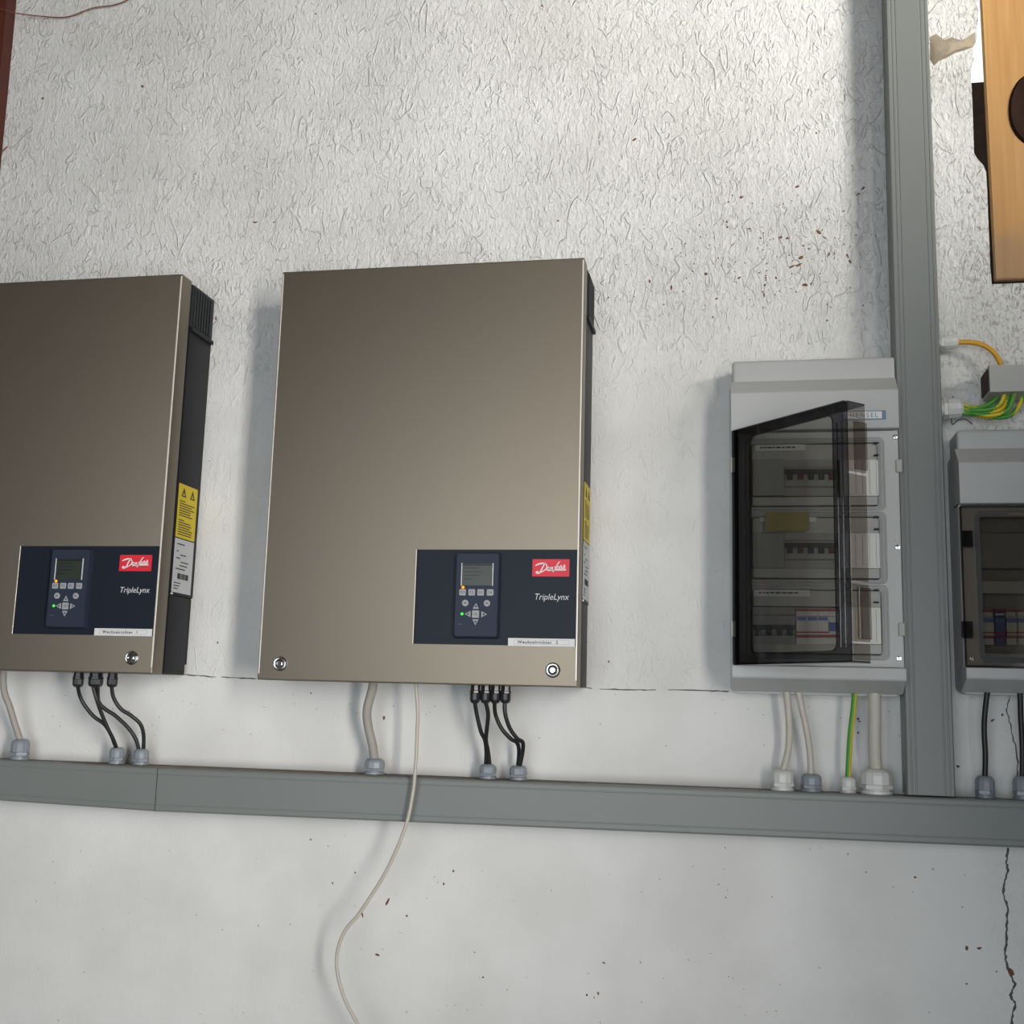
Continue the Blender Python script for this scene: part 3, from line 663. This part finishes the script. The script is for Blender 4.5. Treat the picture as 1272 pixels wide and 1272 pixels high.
cable(z5([(906, 310), (906, 350), (922, 400), (948, 436), (966, 448), (966, 480), (962, 530)]), -.092, -.0382, R4, 'cable_black', 'rightmost black cable leaving the centre inverter', g2[3], f2, group=G)
b1, b2 = GL['b']+Vector((-.002, .0037, 0)), GL['b']+Vector((.002, -.0037, 0)); c1, c2 = GL['c']+Vector((-.0037, 0, 0)), GL['c']+Vector((.0037, 0, 0))
G = 'black cables under the left inverter'
cable(z3([(438, 330), (450, 380), (480, 440), (530, 500), (590, 545), (625, 600), (645, 650), (652, 680)]), -.080, -.030, R4, 'cable_black', 'leftmost black cable under the left inverter', g1[0], b1, group=G)
m1, m2 = g1[1]+Vector((-.0030, -.0036, 0)), g1[1]+Vector((.0034, .0036, 0))
cable(z3([(532, 335), (545, 400), (572, 480), (605, 560), (640, 630), (660, 680)]), -.096, -.038, R4, 'cable_black', 'black cable from the wide middle gland of the left inverter, bending to the nearer gland', m1, b2, group=G)
cable(z3([(546, 335), (555, 410), (590, 455), (650, 495), (720, 560), (765, 625), (786, 685)]), -.078, -.034, R4, 'cable_black', 'black cable from the wide middle gland of the left inverter, bending to the farther gland', m2, c1, group=G)
cable(z3([(630, 335), (640, 390), (680, 455), (740, 495), (790, 540), (810, 600), (804, 685)]), -.085, -.034, R4, 'cable_black', 'rightmost black cable under the left inverter with an S bend', g1[2], c2, group=G)
cable([(5, 822), (4, 845), (6, 862), (12, 878), (18, 898), (23, 922)], -.075, -.034, .0058, 'cable_grey', 'thick grey cable under the left inverter at the picture edge', None, GL['a'])
cable([(464, 842), (462.5, 856), (456, 882), (457.5, 903), (462.5, 925), (464.5, 945)], -.075, -.034, .0076, 'cable_grey', 'thick grey bent cable under the centre inverter', None, GL['d'])
cable([(516, 842), (517.5, 860), (519, 885), (518, 915), (517, 941), (515.5, 960), (513, 984), (504, 1026), (481, 1080), (449, 1131), (426.5, 1160), (418, 1196), (427, 1238), (445, 1273), (460, 1300)], -.085, -.075, .0029, 'cable_beige', 'thin beige cable hanging loose in front of the horizontal trunking')

# ------------------------------------------------------------------ distribution boxes
def circ_screw(parent, px, py, y, r=.0042, name='screw'):
    c = at(px, py, y); b = bm_(); lathe(b, (c.x, y+.001, c.z), (0, -1, 0), [(r, 0), (r, .0015), (r*.8, .0032), (r*.35, .0034), (r*.33, .0018)], 16)
    return obj(name, b, 'chrome', parent, smooth=True)
YF, YI = -.100, -.086
def shell(t, X0, X1, T0, T1, Zb, Zm, zdoor0, zdoor1, zfront1, zbev1, ztop, tx0, tx1):
    """housing round the breaker panel: lower cap with a chamfer, plain upper cap, stepped cable space on top"""
    # base tray against the wall, slightly wider than the caps
    b = bm_(); prism(b, [(x, 0, z) for x, z in rrect(T0, T1, Zb, zbev1+.002, .012, 4)], (0, -.045, 0)); obj('base_tray', b, 'box_grey', t, smooth=True)
    # side cheeks up to the inner cover
    for xa_, xb_ in ((X0, X0+.004), (X1-.004, X1)):
        b = bm_(); box(b, xa_, xb_, -.084, -.040, zdoor0-.002, zdoor1+.004, .001); obj('side_wall', b, 'box_grey', t)
    # lower cap: chamfered towards the wall
    b = bm_(); prism(b, [(X0, -.044, Zb+.004), (X0, -.056, Zb+.003), (X0, YF+.001, Zm-.001), (X0, YF, Zm+.0015), (X0, YF, zdoor0-.001), (X0, YF+.001, zdoor0), (X0, -.044, zdoor0)], (X1-X0, 0, 0))
    obj('lower_cap', b, 'box_grey', t)
    b = bm_(); zf = zfront1
    prism(b, [(X0, -.044, zdoor1), (X0, YF+.001, zdoor1), (X0, YF, zdoor1+.001), (X0, YF, zf-.002), (X0, YF+.001, zf), (X0, -.072, zbev1), (X0, -.044, zbev1)], (X1-X0, 0, 0))
    obj('upper_cap', b, 'box_grey', t)
    b = bm_(); box(b, tx0, tx1, -.070, 0, zbev1-.02, ztop, .006, 3); obj('cable_space', b, 'box_grey', t, smooth=True)

def module(cx, z0, z1, wd, y, kind, label, cat='breaker', group=None, toggle='toggle_black', tz=None):
    t = thing('circuit_breaker', (cx, y+.03, z0), label, cat, group)
    b = bm_(); h = z1-z0; a = wd/2-.0004
    prism(b, [(cx-a, y+.02, z0), (cx-a, y+.004, z0), (cx-a, y+.004, z0+h*.22), (cx-a, y, z0+h*.26), (cx-a, y, z0+h*.76), (cx-a, y+.004, z0+h*.80), (cx-a, y+.004, z1), (cx-a, y+.02, z1)], (2*a, 0, 0))
    obj('body', b, kind, t)
    return t, a

# ---- left box, three rows, door swung open
P = lambda x, y, Y=YF: at(x, y, Y)
bx0, bx1 = P(909, 700).x, min(P(1127, 800).x, lx(vL, 1.5)-.0012)
zD0, zD1 = P(1020, 828).z, P(1020, 533).z
tb1 = thing('fuse_box', (P(1020, 862).x, 0, P(1020, 862, -.045).z), 'pale grey three-row fuse box with its smoked clear door swung open', 'fuse box')
T0, T1 = at(906.5, 700, -.045).x, min(at(1129, 830, -.045).x, lx(vL, 1.5)-.002)
shell(tb1, bx0, bx1, T0, T1, at(1020, 863, -.045).z, P(1020, 843).z, zD0, zD1, P(1010, 485).z, at(1010, 472, -.072).z, at(1010, 445.5, -.07).z, at(909.5, 460, -.07).x, min(at(1114.5, 460, -.07).x, lx(vL, 2)-.0012))
rows = [(547, 631), (639, 722), (730, 816)]
hx0_, hx1_ = P(931, 700, YI).x, P(1098, 700, YI).x
H = [(hx0_, hx1_, P(1050, y1, YI).z, P(1050, y0, YI).z) for y0, y1 in rows]
b = bm_(); plate(b, bx0+.002, bx1-.002, zD0+.001, zD1-.001, H, YI, .012); ic = obj('inner_cover', b, 'box_inner', tb1)
for h in H:      # sloping collar of each opening
    b = bm_(); o_, i_ = (h[0]-.004, h[1]+.004, h[2]-.003, h[3]+.003), (h[0]+.001, h[1]-.0045, h[2]+.003, h[3]-.003)
    O = [(x, YI-.0022, z) for x, z in rrect(*o_, .008, 3)]; I = [(x, YI+.004, z) for x, z in rrect(*i_, .006, 3)]; B2 = [(x, YI+.011, z) for x, z in rrect(*i_, .006, 3)]; O2 = [(x, YI+.0005, z) for x, z in rrect(o_[0]-.002, o_[1]+.002, o_[2]-.002, o_[3]+.002, .009, 3)]
    R = [[b.verts.new(p) for p in q] for q in (O2, O, I, B2)]; n = len(O)
    for a_, c_ in zip(R, R[1:]):
        for i in range(n): b.faces.new((a_[i], a_[(i+1) % n], c_[(i+1) % n], c_[i]))
    obj('opening_collar', b, 'box_inner', ic)
b = bm_(); box(b, bx0+.004, bx1-.004, -.058, -.052, zD0+.004, zD1-.004); obj('back_plate', b, 'box_inner', tb1)
YM = -.080
for k, (y0, y1, pa, pb_) in enumerate(((547, 631, 571, 616), (639, 722, 662, 706), (730, 816, 754, 800))):
    # ribbed blanking strip filling the right end of the row, grey ledge above and below
    x0, x1 = P(1043, pa, YM).x, P(1094, pa, YM).x; z1, z0 = P(1070, pa, YM).z, P(1070, pb_, YM).z
    b = bm_(); box(b, x0, x1, YM, YM+.02, z0, z1, .0008, 1); bl = obj('blanking_strip', b, 'blank_white', tb1)
    for j in range(6):
        xx = x0+(x1-x0)*(j+.5)/6; b = bm_(); box(b, xx-.0022, xx+.0022, YM-.0016, YM+.001, z0+.003, z1-.003, .0005, 1); obj('rib', b, 'blank_white', bl)
    zt = P(1070, y0+4, YI+.006).z; b = bm_(); box(b, P(935, 600, YM).x, x1+.001, YM+.003, YM+.022, z1+.0005, zt); obj('ledge', b, 'busbar_grey', tb1)
    zl = P(1070, y1-4, YI+.006).z; b = bm_(); box(b, P(935, 600, YM).x, x1+.001, YM+.003, YM+.022, zl, z0-.0005); obj('ledge', b, 'busbar_grey', tb1)
    for yy in (y0+3, y0+18):
        c = P(1091, yy, YI); b = bm_(); box(b, c.x-.006, c.x+.001, YI-.001, YI+.008, c.z-.0008, c.z+.0008); obj('clip_slot', b, 'dark_gap', ic)
    # paper strip with writing over the row
    xa, xb_ = P(945, 560, YI).x, P(1012, 560, YI).x
    yy = (559, 645, 736)[k]; zc = P(980, yy, YI-.001).z
for yy, xa, xb_ in ((556, 938, 1000), (644, 944, 1014), (736, 936, 1006)):
    a_, c_ = P(xa, yy, YM), P(xb_, yy, YM)
    b = bm_(); box(b, a_.x, c_.x, YM+.001, YM+.004, a_.z-.0055, a_.z+.0045); st = obj('row_label', b, 'label_white', tb1)
    b = bm_(); xx = a_.x+.008
    while xx < c_.x-.02:
        q = random.uniform(.003, .008); box(b, xx, xx+q, YM+.0006, YM+.002, a_.z-.0012, a_.z+.001); xx += q+.0016
    obj('handwriting', b, 'label_black', st)['kind'] = 'stuff'
# yellow reflection painted as a strip between the first two rows
a_, c_ = P(951, 636, YI-.0025), P(1006, 722, YI-.0025)
b = bm_(); box(b, a_.x, c_.x, YI-.0030, YI-.0024, P(980, 660, YI).z, a_.z); obj('yellow_reflection', b, 'reflection_yellow', tb1, label='yellow reflection painted as a strip behind the door')
for px, py in ((1112, 543), (1115, 680), (1116.5, 818)): circ_screw(tb1, px, py, YI)
for px, py in ((1116.5, 579), (1120, 782)):
    c = P(px, py, YI); b = bm_(); box(b, c.x-.0045, c.x+.0045, YI-.004, YI+.002, c.z-.010, c.z+.010, .0008, 1); obj('latch_catch', b, 'busbar_grey', tb1)
# maker's plate
a_, c_ = P(1046, 511, YF), P(1100.5, 521, YF)
b = bm_(); box(b, a_.x, c_.x, YF-.0012, YF+.001, c_.z, a_.z); pl = obj('name_plate', b, 'logo_blue', tb1, label='blue framed name plate')
b = bm_(); box(b, a_.x+.0014, c_.x-.0060, YF-.0016, YF, c_.z+.0016, a_.z-.0016); pf = obj('plate_field', b, 'label_white', pl)
obj('plate_lettering', text_bm('HENSEL', a_.x+.012, c_.z+.0036, c_.x-.012-(a_.x+.012), a_.z-c_.z-.0072, YF-.0020, spacing=1.3), 'logo_blue', pl)
# breakers
ORD = {3: ('leftmost', 'middle', 'rightmost'), 4: ('leftmost', 'second', 'third', 'fourth'), 5: ('leftmost', 'second', 'middle', 'fourth', 'rightmost')}
def row(pxs, pz0, pz1, wpx, label, group, kind, toggles, band=None):
    for i, px in enumerate(pxs):
        cx = at(px, pz1, YM).x; z0, z1 = at(px, pz1, YM).z, at(px, pz0, YM).z
        t, a = module(cx, z0, z1, wpx/FPX*(at(px, pz1, YM)-CAM).length, YM-.004, kind, label % ORD[len(pxs)][i] if len(pxs) > 1 else label, group=group)
        for nm, q0, q1, ua, m in toggles(i):
            za, zb_ = at(px, q1, YM-.008).z, at(px, q0, YM-.008).z
            b = bm_(); yf = YM-.0105 if nm == 'toggle' else YM-.0068
            box(b, cx-a*ua, cx+a*ua, yf, YM-.002, za, zb_, .0006 if nm == 'toggle' else 0, 1); obj(nm, b, m, t)
tg = lambda y0, i: [('top_band', y0, y0+6, 1.0, 'toggle_black'), ('toggle', y0+5, y0+13, .5, 'toggle_red' if i in (1, 4) else 'toggle_black')]
W_ = 13.1
row([981.5+W_*i for i in range(5)], 571, 616, W_, 'grey breaker with dark toggle, %s one in the top row of the open fuse box', 'top row of breakers in the left box', 'breaker_grey', lambda i: tg(582.5, i))
row([981.5+W_*i for i in range(5)], 662, 706, W_, 'grey breaker with dark toggle, %s one in the second row of the open fuse box', 'middle row of breakers in the left box', 'breaker_grey', lambda i: tg(674, i))
row([942+W_*i for i in range(4)], 754, 800, W_, 'grey breaker with black toggle, %s in the bottom row of the open fuse box', 'left bottom breakers in the left box', 'breaker_grey', lambda i: tg(776, 0))
RB = lambda i: [('red_line', 756.5, 758.5, 1.03, 'line_red'), ('blue_line', 766.5, 770.5, .8, 'line_blue'), ('red_line', 784.5, 786, 1.03, 'line_red'), ('red_line', 789.5, 791.5, 1.03, 'line_red')]
row([996+13.4*i for i in range(3)], 756, 800, 13.4, 'white red-lined breaker, %s of three in the bottom row of the open fuse box', 'white breakers in the left box', 'breaker_white', RB)
row([1036], 756, 800, 12.8, 'white and blue breaker ending the bottom row of the open fuse box', None, 'breaker_white', lambda i: [('red_line', 756.5, 758.5, 1.03, 'line_red'), ('blue_cap', 773, 784, .9, 'breaker_blue'), ('red_line', 789.5, 791.5, 1.03, 'line_red')])
for k in range(2):      # grey blanks left of the first two rows
    y0, y1 = ((571, 616), (662, 706))[k]
    a_, c_ = P(935, y1, YM), P(974.5, y0, YM); b = bm_(); box(b, a_.x, c_.x, YM-.002, YM+.02, a_.z, P(955, y0, YM).z, .001, 1); obj('blank_cover', b, 'breaker_grey', tb1)
# door: shallow smoked tray hinged on the left edge
hp = P(909.5, 680, -.106)
dz0, dz1 = P(909.5, 826, -.106).z, P(909.5, 535, -.106).z
d = fwd+RGT*((1050-636)/FPX)-UPV*((496.5-636)/FPX)
sc_ = (dz1-CAM.z)/d.z; fe = CAM+d*sc_
DW = math.hypot(fe.x-hp.x, fe.y-hp.y); ang = math.atan2(hp.y-fe.y, fe.x-hp.x)
X_ = Matrix.Translation((hp.x, hp.y, 0)) @ Matrix.Rotation(-ang, 4, 'Z')     # local: x across, y inwards, z up
DT = .040
def dobj(name, b, m, parent=None, **k): return obj(name, b, m, parent or tb1, xf=X_, **k)
fr0, fr1, frt, frb = .040, .026, .017, .017
b = bm_(); ring(b, [(x, 0, z) for x, z in rrect(0, DW, dz0, dz1, .004, 4)], [(x, 0, z) for x, z in rrect(fr0, DW-fr1, dz0+frb, dz1-frt, .010, 4)], (0, .004, 0))
door = dobj('door_frame', b, 'smoke_frame', label='smoked transparent door frame')
b = bm_(); prism(b, [(x, -.0005, z) for x, z in rrect(fr0-.001, DW-fr1+.001, dz0+frb-.001, dz1-frt+.001, .010, 4)], (0, .0025, 0)); dobj('door_pane', b, 'smoke_pane', door, label='smoked clear pane')
def dwall(x0, x1, y0, y1, z0, z1, nm, m='smoke_frame', par=None): 
    b = bm_(); box(b, x0, x1, y0, y1, z0, z1, .0008, 1); return dobj(nm, b, m, par or door)
dwall(0, DW, .0042, DT, dz1-.003, dz1, 'door_rim'); dwall(0, DW, .0042, DT, dz0, dz0+.003, 'door_rim')
dwall(0, .003, .0042, .012, dz0+.0035, dz1-.0035, 'door_rim')
zc1, zc2, zc3, zc4 = [lerp for lerp in (dz1-(dz1-dz0)*f for f in (.065, .28, .70, .925))]
for za, zb_, m in ((dz0+.0035, zc4-.0015, 'smoke_rim'), (zc4+.0015, zc3-.002, 'smoke_rim'), (zc3+.002, zc2-.002, 'smoke_rim'), (zc2+.002, zc1, 'smoke_rim'), (zc1+.001, dz1-.0035, 'smoke_rim')):
    dwall(DW-.003, DW, .0042, DT, za, zb_, 'door_rim', m)
dwall(DW-.0036, DW+.0016, DT-.022, DT+.002, zc2+.006, zc1-.004, 'door_latch', 'smoke_rim'); dwall(DW-.0036, DW+.0016, DT-.022, DT+.002, zc4+.005, zc3-.006, 'door_latch', 'smoke_rim')
dwall(DW-.0185, DW-.0155, -.0015, .001, dz0+.02, dz1-.03, 'frame_bead', 'smoke_rim'); dwall(DW-.008, DW-.0065, -.0015, .001, dz0+.02, dz1-.03, 'frame_bead', 'smoke_rim')
for f in (.15, .85):
    zc = dz1-(dz1-dz0)*f; b = bm_(); lathe(b, (hp.x+.001, hp.y+.004, zc-.012), (0, 0, 1), [(.0045, 0), (.0045, .024)], 12); obj('hinge', b, 'busbar_grey', tb1, smooth=True)

# ---- right box, door closed, cut off by the picture edge
qx0, qx1 = P(1195.5, 700).x, P(1195.5, 700).x+.30
zE0, zE1 = P(1240, 829.5).z, P(1240, 625).z
tb2 = thing('fuse_box', (P(1250, 862).x, 0, at(1240, 862, -.045).z), 'pale grey fuse box with closed smoked door at the right picture edge', 'fuse box')
T0, T1 = at(1187.5, 700, -.045).x, at(1187.5, 700, -.045).x+.312
T0 = max(T0, lx(vR, 1.75)+.003)
shell(tb2, qx0, qx1, T0, T1, at(1240, 863, -.045).z, P(1240, 843).z, zE0, zE1, P(1240, 573).z, at(1240, 557, -.072).z, at(1240, 533, -.07).z, max(at(1188.5, 545, -.07).x, lx(vR, 1.9)+.003), qx1)
g0, g1_ = P(1219, 700, YI).x, P(1219, 700, YI).x+.25
H2 = [(g0, g1_, P(1250, y1, YI).z, P(1250, y0, YI).z) for y0, y1 in ((642, 722), (737, 812))]
b = bm_(); plate(b, qx0+.002, qx1-.002, zE0+.001, zE1-.001, H2, YI, .012); obj('inner_cover', b, 'box_inner', tb2)
b = bm_(); box(b, qx0+.004, qx1-.004, -.060, -.054, zE0+.004, zE1-.004); obj('back_plate', b, 'breaker_grey', tb2)  # darker grey than the open box's plate, painting in the inner shade
b = bm_(); box(b, g0, g1_, YM, YM+.02, P(1250, 706, YM).z, P(1250, 662, YM).z, .001, 1); obj('blank_cover', b, 'breaker_grey', tb2)
lab = {0: ('white breaker with red lines behind the closed right-hand door, leftmost of its row', 'breaker_white'), 1: ('blue breaker between red lines behind the closed right-hand door', 'breaker_blue'), 2: ('white breaker with red lines just right of the blue one', 'breaker_white'), 3: ('white breaker cut by the right picture edge', 'breaker_white')}
for i in range(4):
    row([1228.5+14.2*i], 757, 801, 14.2, lab[i][0], None, lab[i][1], lambda k: [('red_line', 757.5, 759.5, 1.03, 'line_red'), ('white_line', 762, 764, .7, 'label_white'), ('blue_line', 768, 773, .8, 'line_blue'), ('red_line', 785, 786.5, 1.03, 'line_red'), ('red_line', 790.5, 792.5, 1.03, 'line_red')])
YD = -.116
e0, e1_ = P(1196.5, 700, YD).x, P(1196.5, 700, YD).x+.296
ez0, ez1 = P(1240, 828.5, YD).z, P(1240, 627, YD).z
b = bm_(); i0, i1, j0, j1 = P(1213, 700, YD).x, e1_-.024, P(1240, 823, YD).z, P(1240, 634, YD).z
ring(b, [(x, YD+.006, z) for x, z in rrect(e0, e1_, ez0, ez1, .003, 5)], [(x, YD+.006, z) for x, z in rrect(i0, i1, j0, j1, .012, 5)], (0, .003, 0))
d2 = obj('door_flange', b, 'smoke_rim', tb2, label='smoked transparent door flange')
b = bm_(); O = [(x, YD+.006, z) for x, z in rrect(i0, i1, j0, j1, .012, 5)]; I = [(x, YD-.002, z) for x, z in rrect(i0+.008, i1-.008, j0+.008, j1-.008, .009, 5)]
R = [[b.verts.new(p) for p in q] for q in (O, I)]; n = len(O)
for i in range(n): b.faces.new((R[0][i], R[0][(i+1) % n], R[1][(i+1) % n], R[1][i]))
obj('door_bevel', b, 'smoke_frame', d2)
b = bm_(); prism(b, [(x, YD-.002, z) for x, z in rrect(i0+.008, i1-.008, j0+.008, j1-.008, .009, 5)], (0, .002, 0)); obj('door_pane', b, 'smoke_pane_closed', d2, label='smoked clear pane')
for x0_, x1_, z0_, z1_ in ((e0, e0+.002, ez0, ez1), (e0, e1_, ez1-.002, ez1), (e0, e1_, ez0, ez0+.002)):
    b = bm_(); box(b, x0_, x1_, YD+.009, YF+.002, z0_, z1_); obj('door_rim', b, 'smoke_frame', d2)
for py in (669, 782):
    c = P(1202, py, YD); b = bm_(); box(b, c.x-.008, c.x+.008, YD+.001, YD+.008, c.z-.0125, c.z+.0125, .001, 1); hg = obj('hinge', b, 'smoke_frame', d2)
    b = bm_(); lathe(b, (c.x-.002, YD+.001, c.z-.010), (0, 0, 1), [(.0018, 0), (.0018, .02)], 8); obj('hinge_pin', b, 'smoke_frame', hg)
circ_screw(tb2, 1207, 818, YI)

# cables under the boxes
ZB = Vector((0, 0, 0))
cable([(977, 856), (979, 880), (980.5, 905), (979, 932), (975, 960)], -.05, -.034, .0054, 'cable_cream', 'leftmost cream cable between the open fuse box and a white gland', None, GL['g'])
cable([(991, 856), (996, 880), (1001.5, 905), (1006, 935), (1008, 966)], -.05, -.034, .0050, 'cable_cream', 'slanting cream cable entering a grey gland under the open fuse box', None, GL['h'])
cable([(1086, 856), (1086.5, 890), (1086.5, 930), (1088, 960)], -.05, -.034, .0099, 'cable_cream', 'thickest cream cable under the open fuse box, in the big white gland', None, GL['j'])
def earth(pix, Y0, Y1, r, label, start=None, end=None, group=None, twist=1.0, n=10, gap=None):
    """green and yellow earth wire: one tube with a spiralling yellow band as a second material"""
    k = len(pix); P = [at(x, y, Y0+(Y1-Y0)*i/(k-1)) for i, (x, y) in enumerate(pix)]
    if start is not None: P[0] = start
    if end is not None: P[-1] = end
    b = bm_(); tube(b, P, r, 12, n); bmesh.ops.recalc_face_normals(b, faces=b.faces[:]); b.faces.ensure_lookup_table(); nf = len(b.faces)-2
    for i, f in enumerate(b.faces):
        if (f.normal.x > .12 if twist < 0 else (i < nf and ((i % 12)+int((i//12)*twist*.35)) % 12 < 5)): f.material_index = 1
    return tag(obj('earth_wire', b, ['cable_green', 'cable_yellow'], None, P[-1], smooth=True), label, 'cable', group)
earth([(1062, 856), (1060, 880), (1056.5, 910), (1054.5, 940), (1053.5, 966)], -.05, -.034, .0043, 'green and yellow earth wire under the open fuse box', None, GL['i']-Vector((0, 0, .006)), twist=-.15)
cable([(1227, 856), (1224, 880), (1222.5, 905), (1224, 940), (1225, 966)], -.05, -.034, .0042, 'cable_black', 'left black cable under the right-hand fuse box', None, GL['k'])
cable([(1267, 856), (1268, 890), (1270, 930), (1271, 966)], -.05, -.034, .0042, 'cable_black', 'right black cable under the right-hand fuse box at the picture edge', None, GL['l'])

# ------------------------------------------------------------------ earth busbar box with its wires
YE = -.070
a_, c_ = at(1228.5, 453.5, YE), at(1228.5, 487, YE)
te = thing('busbar_box', (a_.x+.05, 0, c_.z), 'small pale grey earth busbar box above the right-hand fuse box', 'busbar')
b = bm_(); box(b, a_.x, a_.x+.13, YE, -.012, c_.z, a_.z, .0015); obj('cover', b, 'busbar_grey', te)
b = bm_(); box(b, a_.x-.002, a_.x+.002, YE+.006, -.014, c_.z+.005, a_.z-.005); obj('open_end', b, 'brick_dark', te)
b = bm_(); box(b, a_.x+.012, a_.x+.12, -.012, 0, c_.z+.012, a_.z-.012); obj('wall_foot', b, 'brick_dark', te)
cw = tag(obj('earth_wire', tube(bm_(), [GS1-Vector((.006, 0, 0))]+[at(x, y, -.032) for x, y in ((1202, 425), (1216, 427), (1228, 432.5), (1237, 441), (1242, 451), (1244, 462))], .0040, 12, 8), 'cable_orange', None, GS1, smooth=True), 'orange-yellow wire curving from the trunking down into the earth busbar box', 'cable')
Gw = 'green and yellow earth wires under the busbar box'
for i, (pix, Y, dz) in enumerate(((((1210, 507), (1226, 503), (1237, 495), (1243, 484)), -.040, .008), (((1210, 509.5), (1230, 508), (1243, 500), (1250, 484)), -.052, .004), (((1210, 512), (1231, 512), (1247, 505), (1255, 484)), -.044, 0), (((1210, 514), (1232, 516), (1252, 509), (1261, 484)), -.056, -.004), (((1210, 515), (1230, 518.5), (1255, 516), (1268, 500), (1272, 484)), -.046, -.007))):
    lb = ['uppermost', 'second from top', 'middle', 'second from bottom', 'lowest'][i]+' green and yellow earth wire sagging between trunking gland and busbar box'
    earth(pix_ := ((1193, 508),)+pix, -.034, Y, .0036, lb, GS2+Vector((-.006, (.004 if i % 2 else -.004), dz)), None, Gw, twist=.5+.3*i)
cable([(1184, 492), (1182, 512), (1183, 527), (1190, 522), (1200, 521), (1208, 527)], -.003, -.003, .0007, 'cable_black', 'hair-thin dark thread on the wall under the white gland', name='thread')

# ------------------------------------------------------------------ upper left corner
pa, pb_ = at(8.5, 0, -.03), at(-1, 100, -.03)
tp = thing('painted_post', (pa.x-.03, -.015, 2.24), 'dark red painted post at the upper left picture edge', 'post')
b = bm_(); dx = (pa.x-pb_.x)/(pa.z-pb_.z)
prism(b, [(pa.x+dx*(3.29-pa.z), -.03, 3.29), (pb_.x+dx*.02*(0), -.03, pb_.z), (pb_.x+.004, -.03, 2.24), (pb_.x-.06, -.03, 2.24), (pb_.x-.05, -.03, 3.29)], (0, .03, 0)); obj('shaft', b, 'rust_paint', tp)
cw = tag(obj('wire', tube(bm_(), [at(x, y, Y) for x, y, Y in ((-30, 8, -.0325), (0, 11.5, -.0335), (13, 14.5, -.0335), (24, 17, -.022), (50, 20, -.008), (83, 21, -.006), (115, 10, -.006), (140, 6.5, -.006), (158, 0, -.006), (175, -12, -.006), (190, -30, -.006))], .0011, 8, 6), 'rust_wire', None, at(83, 21, -.006), smooth=True), 'thin rusty wire sagging along the wall in the top left corner', 'wire')
cw = tag(obj('twig', tube(bm_(), [at(x, y, -.003) for x, y in ((-6, 190), (2, 188), (9, 182))], .0012, 6, 4), 'rust_wire', None, at(2, 188, -.003), smooth=True), 'tiny brown twig stuck to the wall at the left picture edge', 'twig')
